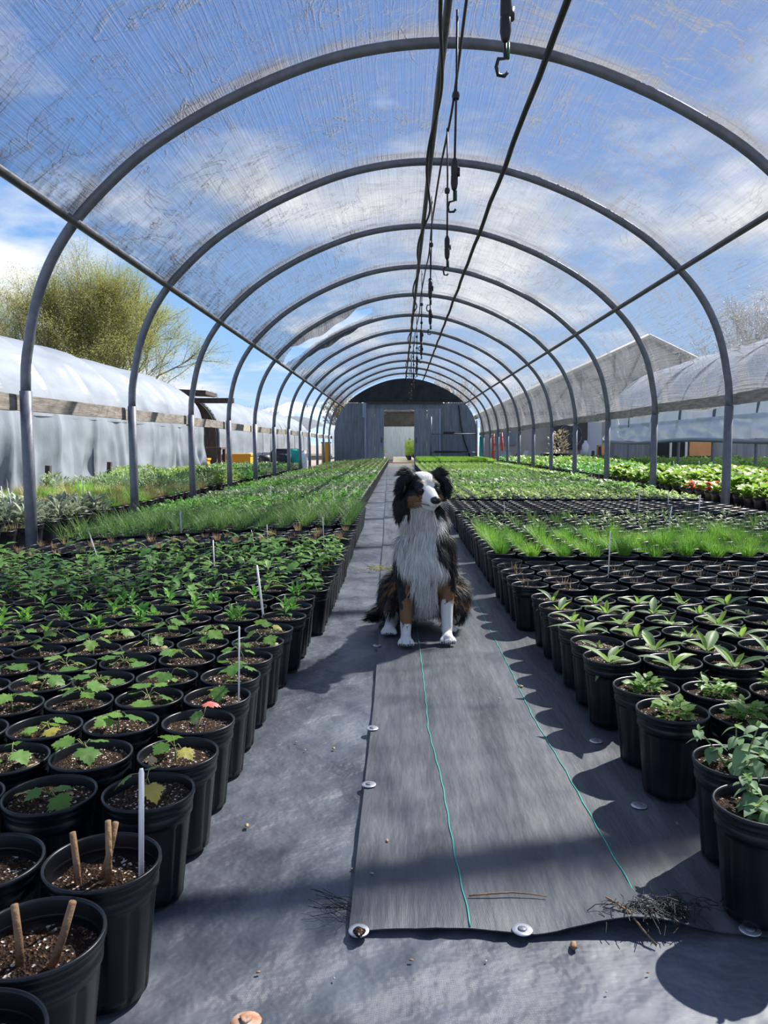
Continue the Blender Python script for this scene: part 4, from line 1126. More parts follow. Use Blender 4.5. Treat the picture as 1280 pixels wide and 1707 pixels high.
def build_left():
    P = tun_prof(2.65, 2.95, 1.15)
    t = thing('poly_tunnel', 'long white plastic-covered tunnel with loose draped side beside the pots', 'poly tunnel', (-8.25, 0, -.15))
    part('roof_film', film(P, .22, .80, 4.5, 22, 50, 240, 1.6, wr=.06), M['poly'], t)
    part('side_film', film(P, .795, 1.0, 4.5, 22, 30, 320, 1.6, fold=.16, loose=(1.0, .78)), M['poly_grey'], t)
    part('side_film', film(P, .0, .225, 4.5, 22, 10, 60, 1.6), M['poly_grey'], t)
    part('hip_board', MB().box((2.50, 13.2, 1.12), (.04, 17.4, .12)), M['wood'], t, smooth=False)
    am = MB().tube([(x * .98, 0, z * .98) for x, z in P], .03, 6).mesh('hoop', M['pipe'])
    for i in range(12): ob('hoop', am, t, loc=(0, 4.5 + 1.59 * i, 0))
    for y, x in ((11.2, -5.2), (13.6, -5.2), (9.6, -5.25)):
        tag(part('stake_post', MB().box((0, 0, .3), (.07, .07, .7), Matrix.Rotation(.06, 3, 'Y')), M['darkwood'], None, smooth=False, loc=(x, y, -.2)), 'short dark wooden stake at the foot of white film', 'post', 'stakes along the white film')
    # second tunnel with its wooden gable
    t = thing('poly_tunnel', 'far white plastic tunnel with rolled-up side and dark wooden gable', 'poly tunnel', (-8.7, 0, -.15))
    P2 = tun_prof(2.7, 2.9, 1.2)
    part('roof_film', film(P2, .15, .915, 25.4, 52, 50, 110, 2), M['poly'], t)
    am = MB().tube([(x * .98, 0, z * .98) for x, z in P2], .035, 6).mesh('hoop', M['pipe'])
    for i in range(13): ob('hoop', am, t, loc=(0, 25.6 + 2.1 * i, 0))
    e = MB(); e.prism([(x * .985, z * .985) for x, z in P2][::-1], 25.3, 25.4); g = part('gable_wall', e, M['darkwood'], t, smooth=False)
    part('inner_wall', MB().box((-1.5, 38, .8), (.1, 26, 1.6)), M['plywood_dark'], t, smooth=False)
    part('canopy_beam', MB().box((1.0, 24.6, 2.62), (3.4, 1.5, .12), Matrix.Rotation(.05, 3, 'Y')), M['darkwood'], t, smooth=False)
    part('canopy_beam', MB().box((1.4, 24.2, 2.30), (4.2, .14, .16)), M['darkwood'], t, smooth=False)
    t = thing('poly_tunnel', 'distant pale tunnel roof near the end wall', 'poly tunnel', (-7.5, 0, -.15))
    part('roof_film', film(P2, 0, 1, 55, 80, 34, 40, 2), M['poly'], t)
    # work bench, boxes and crates in front of the gable
    t = thing('work_table', 'dark wooden work table against the wooden gable', 'table', (-6.35, 24.2, -.28))
    part('table_top', MB().box((0, 0, .93), (1.6, .7, .06)), M['darkwood'], t, smooth=False)
    for x in (-.74, .74):
        for y in (-.3, .3): part('leg', MB().box((x, y, .45), (.09, .09, .9)), M['darkwood'], t, smooth=False)
    part('shelf', MB().box((0, 0, .35), (1.5, .6, .05)), M['darkwood'], t, smooth=False)
    tag(part('white_box', MB().box((0, 0, .21), (.45, .3, .42)).box((.0, -.16, .36), (.1, .01, .12), mi=1), [M['white'], M['rubber']], None, smooth=False, loc=(-6.62, 24.1, .675)), 'white cardboard box on the work table', 'box')
    for i, (x, y, z, s, l) in enumerate(((-6.15, 23.4, -.3, (.62, .4, .62), 'orange crate in front of the work table'), (-5.0, 24.0, -.3, (.75, .45, .75), 'orange bin beyond the yellow-green shrubs'), (-2.95, 31.2, -.15, (.34, .3, 1.0), 'tall orange bin beside the grey end wall'))):
        t = thing('orange_crate', l, 'crate', (x, y, z), 0, 'orange bins')
        part('body', MB().box((0, 0, s[2] / 2), s), M['orange'], t, smooth=False); part('rim', MB().box((0, 0, s[2]), (s[0] + .05, s[1] + .05, .06)), M['orange'], t, smooth=False)
    for i, (x, y, sx, h, m, l) in enumerate(((-4.1, 25, .4, .42, 'rubber', 'black tub among far shrubs'), (-3.6, 26, .5, .45, 'rubber', 'black crate beside teal sheeting'), (-3.75, 27.5, 1.2, .62, 'rubber', 'wide black bin below the rail'), (-4.45, 24.6, .35, .5, 'white', 'white sack beside the orange bin'), (-3.3, 26.5, .4, .6, 'teal', 'teal sheeting bundle near the black bin'), (-3.05, 26.9, .3, .5, 'white', 'white sack beside the teal bundle'))):
        mb = MB().lathe([(0, 0), (.42, 0), (.5, .1), (.5, .8), (.44, 1.0), (.38, .96), (0, .9)], 10, lambda i_, j, a, r, z: r * (1 + .12 * math.sin(3 * a + x)))
        tag(part('yard_tub', mb, M[m], None, loc=(x - .3, y, -.25), scale=(sx, .4, h + .25)), l, 'tub', 'yard tubs and sacks')
build_left()

def build_right():
    P = tun_prof(2.75, 3.25, 1.35)
    t = thing('poly_tunnel', 'white plastic tunnel with rolled-up side curtain beyond the netting', 'poly tunnel', (9.55, 0, 0))
    part('roof_film', film(P, .17, .83, 4.5, 25, 46, 170, 1.9, wr=.07, seed=5), M['poly_bright'], t)
    def cur(u, v):
        y = 4.5 + 20.5 * v; z = 1.36 - .50 * u + .02 * math.sin(y * 2.3) * u; x = -2.77 - .09 * mnoise.noise(Vector((y * 2.2 + u * 2, u * 2.5 - y, 3))) - .10 * u + .03 * math.sin(y * 5 + 6 * u + 3 * mnoise.noise(Vector((y, u, 2))))
        return (x, y, z)
    part('side_curtain', MB().grid(14, 300, cur), M['poly_bright'], t)
    part('curtain_roll', MB().tube([(-2.88 + .02 * math.sin(y), y, .84 + .03 * math.sin(y * .8)) for y in np.linspace(4.5, 25, 50)], .045, 8), M['poly'], t)
    am = MB().tube([(x * .985, 0, z * .985) for x, z in P], .035, 8).mesh('hoop', M['pipe'])
    for i in range(11): ob('hoop', am, t, loc=(0, 4.6 + 2.03 * i, 0))
    e = MB(); e.prism([(x * .985, z * .985) for x, z in P][::-1], 25.0, 25.08); part('end_wall', e, M['plywood'], t, smooth=False)
    part('back_wall', MB().box((2.6, 14.5, .6), (.08, 20, 1.2)), M['plywood'], t, smooth=False)
    part('brown_panel', MB().box((.25, 24.93, .95), (.78, .06, 1.1)), M['brown_board'], t, smooth=False)
    part('glass_door', MB().box((-.75, 24.94, .9), (.95, .05, 1.6)), M['glass'], t, smooth=False)
    for x in (-1.25, -.75, -.25): part('door_frame', MB().box((x, 24.9, .9), (.07, .05, 1.7)), M['white'], t, smooth=False)
    block('tunnel_seedlings', 'dark green low plants under the rolled-up curtain', 7.2, 11.8, 15, 24.5, [(bigger(40, .16, .09, QL), 'herb'), (bigger(40, .14, .09, QLn), 'grass')], dx=.34, dy=.34, pot=BFP, gz=lambda x: 0)
    # wide gabled greenhouse
    Y = 33.2; ax, az = 10.55, 5.25; ex, ez = 3.55, 1.95; rx = 2 * ax - ex
    t = thing('gable_greenhouse', 'wide beige gabled greenhouse with truss framing and a wall fan', 'greenhouse', (0, Y, 0))
    part('gable_panel', MB().prism([(ex, ez), (rx, ez), (ax, az)], 0, .08), M['polycarb'], t, smooth=False)
    part('front_wall', MB().prism([(ex, -.3), (rx, -.3), (rx, ez), (ex, ez)], .02, .1), M['beige'], t, smooth=False)
    for s in (-1, 1):
        x1 = ax + s * (ax - ex)
        mb = MB(); mb.quad([(ax, -.3, az + .14), (x1 + s * .3, -.3, ez + .0), (x1 + s * .3, 24, ez + .0), (ax, 24, az + .14)]); mb.quad([(ax, -.3, az + .06), (x1 + s * .3, -.3, ez - .08), (x1 + s * .3, 24, ez - .08), (ax, 24, az + .06)])
        part('roof_panel', mb, M['polycarb'], t, smooth=False)
        part('rafter', MB().tube([(ax, -.12, az), (x1, -.12, ez)], .07, 4), M['pipe'], t)
        part('barge_board', MB().tube([(ax, -.34, az + .1), (x1 + s * .3, -.34, ez - .04)], .09, 4), M['beige'], t)
    def zt(x): return ez + (az - ez) * (1 - abs(x - ax) / (ax - ex))
    part('tie_beam', MB().tube([(ex, -.12, ez + .15), (rx, -.12, ez + .15)], .06, 4), M['pipe'], t)
    part('tie_beam', MB().tube([(ax - 3.6, -.12, zt(ax - 3.6)), (ax + 3.6, -.12, zt(ax + 3.6))], .05, 4), M['pipe'], t)
    for i, x in enumerate((5.0, 6.4, 7.8, 9.2, 10.55, 12, 13.4)):
        part('truss_post', MB().tube([(x, -.12, ez + .1), (x, -.12, zt(x))], .05, 4), M['purlin'], t)
    for a, b in ((5.0, 6.4), (6.4, 7.8), (9.2, 7.8), (9.2, 10.55), (12, 10.55), (12, 13.4)):
        part('truss_brace', MB().tube([(a, -.12, ez + .15), (b, -.12, zt(b))], .045, 4), M['purlin'], t)
    f = part('fan_box', MB().box((7.35, -.12, 1.15), (1.5, .2, 1.15)), M['glass'], t, smooth=False)
    part('fan_ring', MB().tube([(7.35 + .5 * math.cos(a), -.25, 1.15 + .5 * math.sin(a)) for a in np.linspace(0, 2 * PI, 25)], .025, 5), M['pipe'], f)
    for k in range(4):
        a = k * PI / 2 + .4; part('fan_blade', MB().quad([(7.35, -.24, 1.15), (7.35 + .45 * math.cos(a), -.24, 1.15 + .45 * math.sin(a)), (7.35 + .45 * math.cos(a + .6), -.22, 1.15 + .45 * math.sin(a + .6))]), M['purlin'], f)
    part('white_door', MB().box((8.3, -.02, .85), (.9, .1, 2.0)), M['white'], t, smooth=False)
    part('window_pane', MB().box((4.6, -.02, 1.1), (.9, .1, .7)), M['poly'], t, smooth=False)
    # things standing in the yard before it
    t = thing('green_bench_cart', 'dark green bench cart carrying boxes in the yard', 'cart', (7.7, 30.2, -.3))
    part('deck', MB().box((0, 0, .62), (1.4, .7, .06)), M['greenpaint'], t, smooth=False)
    for k in range(5): part('side_slat', MB().box((-.6 + .3 * k, -.35, .45), (.05, .03, .35)), M['greenpaint'], t, smooth=False)
    for x in (-.6, .6):
        for y in (-.3, .3): part('leg', MB().box((x, y, .3), (.06, .06, .6)), M['greenpaint'], t, smooth=False)
    tag(part('white_jug', MB().lathe([(0, 0), (.14, 0), (.14, .4), (.06, .5), (.05, .58), (0, .58)], 12), M['white'], None, loc=(7.35, 30.2, .352)), 'white jug on the green bench cart', 'jug')
    tag(part('brown_box', MB().box((0, 0, .2), (.5, .35, .4), Matrix.Rotation(.3, 3, 'Z')), M['brown_board'], None, smooth=False, loc=(8.1, 30.2, .352)), 'brown cardboard box on the green bench cart', 'box')
    for x, l in ((4.05, 'pale-covered garden cart with wheels near the rack'), (5.0, 'grey-covered garden cart beside the black planter')):
        t = thing('garden_cart', l, 'cart', (x, 29.5, -.3), .2); t.scale = (.72,) * 3
        part('cover', MB().prism([(-.4, .45), (.4, .45), (.3, 1.05), (-.1, 1.15)], -.3, .3), M['poly'], t, smooth=False)
        part('chassis', MB().box((0, 0, .4), (.95, .5, .08)), M['rubber'], t, smooth=False)
        for q in (-.35, .35):
            wb = MB().lathe([(0, -.04), (.19, -.04), (.2, 0), (.19, .04), (0, .04)], 16); part('wheel', wb, M['rubber'], t, loc=(q, -.32, .2), rot=(PI / 2, 0, 0))
        part('handle', MB().tube([(.45, 0, .45), (.75, 0, 1.0), (.95, 0, 1.0)], .025, 6), M['rubber'], t)
    t = thing('planter_tub', 'black planter tub with a bare twiggy shrub', 'planter', (5.95, 28.6, -.3))
    part('tub', MB().lathe([(.0, 0), (.45, 0), (.55, .75), (.57, .75), (.5, .68), (0, .66)], 18), M['rubber'], t)
    part('shrub', MB().add(clump(260, .85, .7, .14, QLn, (.3, 1.3), .7)), M['bud'], t)
    t = thing('step_ladder', 'red folding step ladder beside the teal sheet', 'ladder', (3.95, 30.5, -.1))
    for s in (-1, 1):
        for x in (-.22, .22): part('rail', MB().tube([(x, s * .35, -.2), (x * .7, 0, 1.45)], .03, 5), M['red'], t)
    for k in range(5): part('step', MB().box((0, -.3 + .06 * k, .05 + .28 * k), (.4, .08, .03)), M['red'], t, smooth=False)
    for i, (x, y, h) in enumerate(((6.9, 27.3, .8), (7.2, 27.4, .95), (8.0, 27.2, 1.0), (6.72, 15.3, .62), (6.6, 26.5, .6))):
        tag(part('post_stub', MB().box((0, 0, h / 2), (.09, .09, h), Matrix.Rotation(rnd(-.08, .08), 3, 'Y')), M['rubber'] if i != 3 else M['brown_board'], None, smooth=False, loc=(x, y, -.25)), 'short upright post in the yard behind lime green pots', 'post', 'short posts in the yard')
build_right()

# ------------------------------------------------------------------ trees and mountains
def build_tree(name, label, loc, height, spread, seed, leafm_, leaves=24000, up=.75, leafsize=.09, levels=5, stems=7):
    Q = random.Random(seed); br = MB(); tips = []
    def grow(p, d, l, r, lev):
        pts = [p]; rad = [r]; n = 4
        for i in range(n):
            d = (d + Vector((Q.uniform(-.14, .14), Q.uniform(-.14, .14), .06 * up + Q.uniform(-.05, .08)))).normalized(); pts.append(pts[-1] + d * l / n); rad.append(r * (1 - .45 * (i + 1) / n))
            if lev <= 2: tips.append((pts[-1], d, lev))
        br.tube(pts, rad, 4 if lev < 3 else 6, cap=False)
        if lev == 0: return
        k = Q.choice([3, 4]) if lev > 1 else 4
        for i in range(k):
            a = Q.uniform(0, 6.283); t = Q.uniform(.25, .62); side = d.orthogonal().normalized(); side.rotate(Matrix.Rotation(a, 3, d))
            nd = (d * math.cos(t) + side * math.sin(t) * spread).normalized()
            s0 = pts[Q.choice([2, 3, 4, 4])]
            grow(s0, nd, l * Q.uniform(.62, .82), r * .5, lev - 1)
    for s in range(stems):
        a = 6.283 * s / stems + Q.uniform(-.3, .3); t = Q.uniform(.12, .5)
        grow(Vector((math.cos(a) * .2, math.sin(a) * .2, 0)), Vector((math.cos(a) * math.sin(t) * spread, math.sin(a) * math.sin(t) * spread, math.cos(t))), height * .34, height * .013, levels - 1)
    zmax = max(p[2] for p in br.v)
    lv = MB(); per = max(1, leaves // len(tips))
    for p, d, lev in tips:
        for i in range(per if lev else per * 2):
            o = Vector((Q.gauss(0, .16), Q.gauss(0, .16), Q.gauss(0, .16))) * height / 10; c = p + o; a = Q.uniform(0, 6.283); s = leafsize * Q.uniform(.6, 1.4)
            u = Vector((math.cos(a), math.sin(a), Q.uniform(-.4, .9))) * s; w = Vector((-math.sin(a), math.cos(a), Q.uniform(-.4, .4))) * s * .4
            lv.quad([c - u * .5, c + w * .5, c + u * .5, c - w * .5])
    t = thing(name, label, 'tree', loc, seed)
    k = height / zmax
    part('branches', br, M['bark'], t, scale=k); f = part('young_leaves', lv, M[leafm_], t, scale=k); f['kind'] = 'stuff'
    return t
build_tree('willow_tree', 'big round willow in pale spring leaf behind the white tunnel', (-14.6, 37, -.3), 10.9, 1.35, 3, 'willow', 150000, stems=13, leafsize=.075, up=.6)
build_tree('willow_tree', 'second spring willow whose crown joins the big round willow', (-29.5, 49, -.3), 13.0, 1.35, 8, 'willow', 110000, stems=11, leafsize=.075, up=.6)
build_tree('budding_tree', 'brown budding tree above the rolled-up white tunnel', (32.3, 66, -.3), 16.4, 1.5, 5, 'bud', 40000, stems=9, leafsize=.11)
build_tree('bare_tree', 'small bare tree beyond the wooden gable canopy', (-18.5, 74, -.3), 6.6, 1.1, 11, 'bud', 2500, levels=4, leafsize=.12)
build_tree('bare_tree', 'bare tree in front of the snowy haze-blue mountain', (-17.5, 100, -.3), 6.4, 1.1, 12, 'bud', 2500, levels=4, leafsize=.14)
for i, (x, y, h) in enumerate(((-6.0, 90, 7.5), (6, 96, 10.5), (20, 95, 10), (34, 98, 8.5))):
    build_tree('hedgerow_tree', 'spring tree seen through the cloth above the end wall', (x, y, -.3), h, 1.2, 20 + i, 'bud', 5000, levels=4, leafsize=.22)['group'] = 'trees behind the end wall'
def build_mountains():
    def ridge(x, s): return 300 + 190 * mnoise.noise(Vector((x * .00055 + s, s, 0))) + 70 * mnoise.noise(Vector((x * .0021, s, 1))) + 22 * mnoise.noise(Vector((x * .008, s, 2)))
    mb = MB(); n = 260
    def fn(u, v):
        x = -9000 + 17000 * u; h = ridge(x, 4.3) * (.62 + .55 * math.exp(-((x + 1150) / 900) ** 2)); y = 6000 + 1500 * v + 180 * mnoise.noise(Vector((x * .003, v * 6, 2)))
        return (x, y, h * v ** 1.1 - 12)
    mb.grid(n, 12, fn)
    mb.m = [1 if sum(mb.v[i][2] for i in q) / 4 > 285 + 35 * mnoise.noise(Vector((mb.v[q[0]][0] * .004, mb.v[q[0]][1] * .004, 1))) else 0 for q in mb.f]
    tag(part('mountain_range', mb, [M['mountain'], M['snow']], None), 'distant haze-blue mountain range with snow patches', 'mountains', kind='structure')
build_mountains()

# ------------------------------------------------------------------ the dog
def build_dog():
    Q = random.Random(21)
    raw = MB()
    def ball(c, r, rx=1, ry=1, rz=1, X=None):
        mb = MB(); n, m = 14, 9
        mb.lathe([(max(1e-4, math.sin(PI * i / m)) * 1.0, -math.cos(PI * i / m)) for i in range(m + 1)], n, cap0=True, cap1=True)
        A = T(*c) @ S(r * rx, r * ry, r * rz); raw.add(mb, (X @ A) if X is not None else A)
    def chain(P, X=None, step=.012):
        for a, b in zip(P, P[1:]):
            va, vb = Vector(a[:3]), Vector(b[:3]); n = max(1, int((vb - va).length / step))
            for i in range(n + 1): ball(va.lerp(vb, i / n), a[3] + (b[3] - a[3]) * i / n, X=X)
    HX = T(-.014, -.02, .572) @ Rz(math.radians(19)) @ Rx(math.radians(4))
    # trunk
    chain([(0, .09, .43, .078), (0, .14, .36, .092), (0, .22, .28, .10), (0, .31, .19, .108), (0, .37, .125, .10)])
    chain([(0, .055, .40, .075), (0, .05, .30, .082), (0, .09, .22, .07)])
    chain([(-.012, .03, .55, .058), (-.006, .06, .47, .070), (0, .09, .42, .080)])
    legs = []
    for s, dy, xo in ((-1, -.022, -.075), (1, .012, .082)):
        chain([(s * .055, .09, .36, .052), (s * .068, .10, .27, .050), (xo, .095 + dy * .5, .19, .034), (xo, .055 + dy, .12, .0245), (xo, .035 + dy, .07, .022), (xo, .022 + dy, .032, .0195), (xo, .0 + dy, .021, .0225), (xo, -.014 + dy, .019, .022)])
        for k, o in enumerate((-.0225, -.0078, .0078, .0225)): chain([(xo + o * .8, -.016 + dy, .020, .0105), (xo + o, -.034 + dy + (.006 if k in (0, 3) else 0), .0135, .0105)], step=.005)
    for s in (-1, 1):
        hx = s * .14 if s < 0 else .098; hyo = 0 if s < 0 else .05
        chain([(s * .09, .30, .15, .085), (s * .112, .23, .13, .07), (s * .12, .195, .10, .05), (s * .125, .25, .05, .032), (hx * .96, .20 + hyo, .028, .024), (hx, .135 + hyo, .021, .023)])
        for o in (-.0225, -.0078, .0078, .0225): chain([(hx + o * .8, .133 + hyo, .020, .0105), (hx + o, .115 + hyo, .0135, .0105)], step=.005)
    chain([(-.03, .44, .07, .045), (-.12, .42, .05, .035), (-.185, .36, .04, .028), (-.21, .29, .03, .016)])
    # head
    ball((0, .012, .018), 1, .060, .068, .056, HX)
    for s in (-1, 1):
        ball((s * .024, -.034, .022), .027, X=HX); ball((s * .034, -.004, -.018), .043, X=HX)
        chain([(s * .050, .030, .0, .034), (s * .058, .035, -.05, .036), (s * .050, .04, -.09, .034)], HX, .012)
        chain([(s * .040, .012, .052, .016), (s * .058, .006, .068, .016), (s * .078, -.004, .050, .016), (s * .088, -.010, .018, .013), (s * .088, -.012, -.004, .008)], HX, .008)
    chain([(0, -.045, -.006, .036), (0, -.075, -.014, .0305), (0, -.098, -.019, .0265), (0, -.112, -.021, .0225)], HX, .008)
    chain([(0, -.04, -.032, .027), (0, -.072, -.040, .020), (0, -.096, -.042, .015)], HX, .008)
    me0 = raw.mesh('dog_raw', M['rubber']); tmp = ob('dog_tmp', me0)
    md = tmp.modifiers.new('r', 'REMESH'); md.mode = 'VOXEL'; md.voxel_size = .0045
    sm = tmp.modifiers.new('s', 'SMOOTH'); sm.factor = .5; sm.iterations = 3
    dg = bpy.context.evaluated_depsgraph_get(); dg.update()
    me = bpy.data.meshes.new_from_object(tmp.evaluated_get(dg)); me.name = 'body'
    bpy.data.objects.remove(tmp); bpy.data.meshes.remove(me0)
    HI = HX.inverted()
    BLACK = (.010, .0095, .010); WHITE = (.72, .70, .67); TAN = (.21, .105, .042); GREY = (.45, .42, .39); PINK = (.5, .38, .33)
    def lerp_tab(tab, z):
        if z >= tab[0][0]: return tab[0][1]
        for (a, b), (c, d) in zip(tab, tab[1:]):
            if z >= c: return d + (b - d) * (z - c) / (a - c)
        return tab[-1][1]
    XL = [(.50, -.085), (.44, -.112), (.36, -.118), (.29, -.10), (.23, -.062), (.16, -.03)]
    XR = [(.50, .075), (.45, .062), (.41, .030), (.345, .028), (.315, .06), (.28, .088), (.24, .078), (.19, .05), (.15, .03)]
    def region(p):
        """colour, hair length, flow direction, lift"""
        x, y, z = p; h = HI @ p; u, f, w = h.x, -h.y, h.z
        j = mnoise.noise(p * 55) * .008 + mnoise.noise(p * 160) * .004; au = abs(u)
        if z > .47 and (f > -.075 or w > -.02) and (w > -.062 or (au > .045 and w > -.115 and f < .01)) and h.length < .165:
            ear = (au > .048 and w > .028) or au > .066
            back = (HX.to_3x3() @ Vector((u * 2.2, 1, -.25))).normalized()
            if ear: return BLACK, .030, (HX.to_3x3() @ Vector((math.copysign(.6, u), .15, -.75 if w < .06 else .15))).normalized(), .45
            if au > .046 and f < .004 and w < .03: return (BLACK if w > -.085 + j * 2 else WHITE), .040, (HX.to_3x3() @ Vector((math.copysign(.35, u), .1, -1))).normalized(), .45
            if f > .052:
                if w < -.044: return WHITE, .006, back, .15
                if f > .072 or au < .020 + j or w < -.02 + j: 
                    return (WHITE, .0045, back, .12) if not (w < -.014 and au > .026 and f < .066) else (TAN, .006, back, .12)
                return (TAN if w < -.006 else BLACK), .005, back, .12
            bl = .0095 + max(0, w - .030) * .5 + j * .5
            if au < bl and f > -.045: return WHITE, .009, back, .15
            if (au - .022) ** 2 + (w - .036) ** 2 < (.0105 + j * .4) ** 2 and f > .022: return TAN, .006, back, .12
            if w < -.010 + j and w > -.056 and f > -.030 and au > .018: return TAN, .012 if f > .01 else .022, back, .25
            if w <= -.05: return WHITE, .02, back, .25
            return BLACK, (.008 if f > -.005 else .026), back, .22 if f > -.005 else .35
        side = 1 if x > 0 else -1
        # front legs
        if z < .25 and y < .125 - (.0 if z > .1 else .0) and abs(abs(x) - .078) < .047 and not (z > .16 and abs(x) < .045):
            top = .078 if x < 0 else .150; dn = Vector((0, .05, -1)); backf = y > .075 - (.25 - z) * .12
            if z < top + j * 2.5: return WHITE, .007 if z > .035 else .003, dn, .12
            if z < top + .085 + j * 4: return (BLACK if (x < -.082 - j * 2 and z > .125) or (x > .09 + j * 2 and z > .185) else TAN), (.013 if not backf else .03), dn, .15
            inner = (x + .072) * (1 if x < 0 else -1) > -.004
            return (TAN if (inner and j > -.003) else BLACK), .018, dn, .2
        if z < .085 + j and y < .24 and abs(abs(x) - (.137 if x < 0 else .1)) < .045 and y > .09: return WHITE, .007, Vector((0, .1, -1)), .12
        if x < -.07 and y > .27 and z < .12: return BLACK, .055, Vector((-.9, -.5, -.05 if z < .05 else -.5)).normalized(), .4
        if y < .135 + .05 * (z > .4) and z > .14 and XL_ok(x, z, j):
            lg = .058 if z > .30 else (.05 if z > .22 else .085)
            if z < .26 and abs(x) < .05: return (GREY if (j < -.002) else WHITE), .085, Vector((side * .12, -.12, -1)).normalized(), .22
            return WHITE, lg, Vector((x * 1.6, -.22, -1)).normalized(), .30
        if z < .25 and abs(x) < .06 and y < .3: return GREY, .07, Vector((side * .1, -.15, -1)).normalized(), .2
        if abs(x) > .075 and .10 < z < .24 and y < .22 and j > .0005: return TAN, .035, Vector((side * .15, .1, -1)).normalized(), .35
        if x > .06 and y < .2 and .24 < z < .4 and j > .003: return (.13, .07, .035), .045, Vector((side * .2, .2, -1)).normalized(), .35
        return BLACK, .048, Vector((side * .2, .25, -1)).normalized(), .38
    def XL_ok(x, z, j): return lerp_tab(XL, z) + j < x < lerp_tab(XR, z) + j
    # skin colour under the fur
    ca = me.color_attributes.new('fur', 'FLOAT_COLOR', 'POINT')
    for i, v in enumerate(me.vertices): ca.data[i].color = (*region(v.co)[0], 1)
    def furmat(name, rough):
        m = bpy.data.materials.new(name); m.use_nodes = True; t = m.node_tree; b = t.nodes['Principled BSDF']
        a = t.nodes.new('ShaderNodeAttribute'); a.attribute_name = 'fur'; t.links.new(a.outputs['Color'], b.inputs['Base Color'])
        b.inputs['Roughness'].default_value = rough; b.inputs['Specular IOR Level'].default_value = .35; return m
    fm = furmat('dog_coat', .6)
    me.materials.clear(); me.materials.append(fm); me.polygons.foreach_set('use_smooth', [True] * len(me.polygons))
    dog = thing('dog', 'black, white and tan long-haired dog sitting on the path, head turned aside', 'dog', (.104, 2.805, .008), 0)
    ob('body', me, dog)
    # fur strands as thin ribbons
    me.calc_loop_triangles(); nt = len(me.loop_triangles); tv = np.zeros(nt * 3, dtype=np.int32); me.loop_triangles.foreach_get('vertices', tv); tv = tv.reshape(-1, 3)
    co = np.zeros(len(me.vertices) * 3); me.vertices.foreach_get('co', co); co = co.reshape(-1, 3); no = np.zeros_like(co).ravel(); me.vertices.foreach_get('normal', no); no = no.reshape(-1, 3)
    A, B, D = co[tv[:, 0]], co[tv[:, 1]], co[tv[:, 2]]; area = np.linalg.norm(np.cross(B - A, D - A), axis=1)
    cz = (A + B + D)[:, 2] / 3; cyy = (A + B + D)[:, 1] / 3; area = area * np.where(cz > .46, 2.6, 1.0) * np.where(cyy > .25, .55, 1.0)
    g = np.random.default_rng(5); NH = 62000
    idx = g.choice(nt, NH, p=area / area.sum()); r1 = np.sqrt(g.random(NH)); r2 = g.random(NH)
    wa, wb, wc = 1 - r1, r1 * (1 - r2), r1 * r2
    P = A[idx] * wa[:, None] + B[idx] * wb[:, None] + D[idx] * wc[:, None]
    NN = no[tv[idx, 0]] * wa[:, None] + no[tv[idx, 1]] * wb[:, None] + no[tv[idx, 2]] * wc[:, None]
    V = []; F = []; COL = []
    for k in range(NH):
        p = Vector(P[k]); n = Vector(NN[k]).normalized(); c, L_, fl, lift = region(p)
        if L_ < .001: continue
        L_ *= Q.uniform(.65, 1.2); cl = p * 26
        fl = fl - n * fl.dot(n) * .85
        nz = Vector((mnoise.noise(cl), mnoise.noise(cl + Vector((7, 3, 1))), mnoise.noise(cl + Vector((1, 9, 4))))) * (.55 if L_ > .02 else .2)
        d = (fl + n * lift + nz + Vector((Q.gauss(0, .10), Q.gauss(0, .10), Q.gauss(0, .08)))).normalized()
        seg = 3 if L_ > .012 else 2; pts = [p - n * .001]
        w0 = .0011 if L_ > .02 else .0009; cur = d; gr = Vector((0, 0, -1))
        for s in range(seg):
            q = pts[-1] + cur * L_ / seg
            if q.z < .004: q.z = .004 + Q.random() * .004
            pts.append(q); cur = (cur + (fl * .5 + gr * .28 - n * .25) * (.5 if L_ > .02 else .15) + nz * .25).normalized()
        sd = d.cross(n)
        if sd.length < 1e-3: sd = d.orthogonal()
        sd = (sd.normalized() + n * Q.uniform(-.5, .5)).normalized(); b = len(V); br = Q.uniform(.72, 1.18)
        for s, q in enumerate(pts):
            w = w0 * (1 - .9 * s / seg); V.append(tuple(q - sd * w)); V.append(tuple(q + sd * w)); cc = tuple(min(1, ch * br) for ch in c) + (1,); COL.append(cc); COL.append(cc)
        for s in range(seg): F.append((b + 2 * s, b + 2 * s + 1, b + 2 * s + 3, b + 2 * s + 2))
    fme = bpy.data.meshes.new('fur'); fme.from_pydata(V, [], F); fme.materials.append(fm)
    fa = fme.color_attributes.new('fur', 'FLOAT_COLOR', 'POINT'); fa.data.foreach_set('color', np.array(COL, dtype=np.float32).ravel())
    fme.polygons.foreach_set('use_smooth', [True] * len(F)); fme.update(); fo = ob('fur', fme, dog); fo['kind'] = 'stuff'; fo['label'] = 'long black, white and tan coat'
    # eyes, nose, mouth
    em = mat('dog_eye', (.018, .010, .006), .06); nm = mat('dog_nose', (.006, .006, .007), .32, bump=.2, bscale=400)
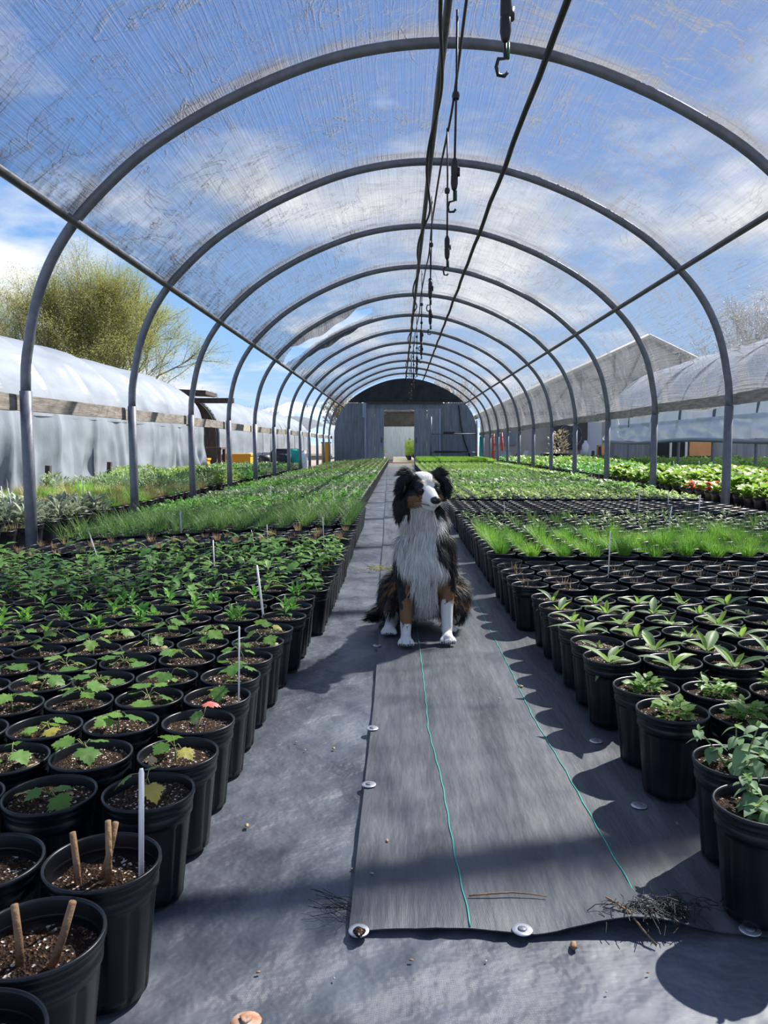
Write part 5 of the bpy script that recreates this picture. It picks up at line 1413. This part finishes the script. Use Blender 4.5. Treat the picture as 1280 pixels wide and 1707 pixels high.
    for s in (-1, 1):
        e = MB().lathe([(max(1e-4, math.sin(PI * i / 10)) * .0112, -math.cos(PI * i / 10) * .0112) for i in range(11)], 16)
        eo = part('eye', e, em, dog, M=HX @ T(s * .0305, -.0545, .013))
        rim = MB().tube([(.0112 * math.cos(a), -.0068, .0084 * math.sin(a)) for a in np.linspace(0, 2 * PI, 17)], .0016, 6); part('eyelid', rim, M['rubber'], eo, M=Rz(s * .42))
    no_ = MB()
    def nose(u, v):
        a = 2 * PI * u; b = PI * (v - .5); cx = math.cos(a) * math.cos(b); cyy_ = math.sin(a) * math.cos(b); zz = math.sin(b)
        return (.0195 * cx * (1 + .18 * zz), -.013 * abs(cyy_) ** .8 * (1 if cyy_ > 0 else -1), .0138 * zz - .002 * abs(cx))
    no_.grid(20, 12, nose); npart = part('nose', no_, nm, dog, M=HX @ T(0, -.1285, -.0135))
    for s in (-1, 1): part('nostril', MB().tube([(s * .006, -.0125, -.001), (s * .0105, -.012, .002), (s * .0125, -.009, .0005)], .0022, 6), M['rope'], npart)
    for xo_, yo_, ks in ((-.075, -.022, 1), (.082, .012, 1), (-.14, .149, 1)):
        for o in (-.0225, -.0078, .0078, .0225):
            part('claw', MB().tube([(xo_ + o, yo_ - .042 + (.006 if abs(o) > .02 else 0), .0135), (xo_ + o, yo_ - .049 + (.006 if abs(o) > .02 else 0), .007)], [.0028, .0012], 6), M['rope'], dog)
        for o in (-.0152, 0, .0152):
            part('toe_gap', MB().tube([(xo_ + o, yo_ - .0425, .006), (xo_ + o, yo_ - .0405, .015), (xo_ + o * .9, yo_ - .031, .0245)], .0016, 5), M['rope'], dog)
    part('mouth', MB().tube([(-.031, -.070, -.034), (-.026, -.092, -.033), (-.014, -.117, -.0335), (0, -.130, -.031), (.014, -.117, -.0335), (.026, -.092, -.033), (.031, -.070, -.034)], .0024, 6), M['rope'], dog, M=HX)
    for s in (-1, 1):
        wk = MB()
        for i in range(6): wk.tube([(s * .024, -.105, -.024 - .002 * i), (s * .05, -.108 + .004 * i, -.024 - .006 * i), (s * .07, -.095 + .004 * i, -.028 - .009 * i)], [.0005, .0004, .0002], 3, cap=False)
        part('whiskers', wk, M['white'], dog, M=HX)['kind'] = 'stuff'
build_dog()
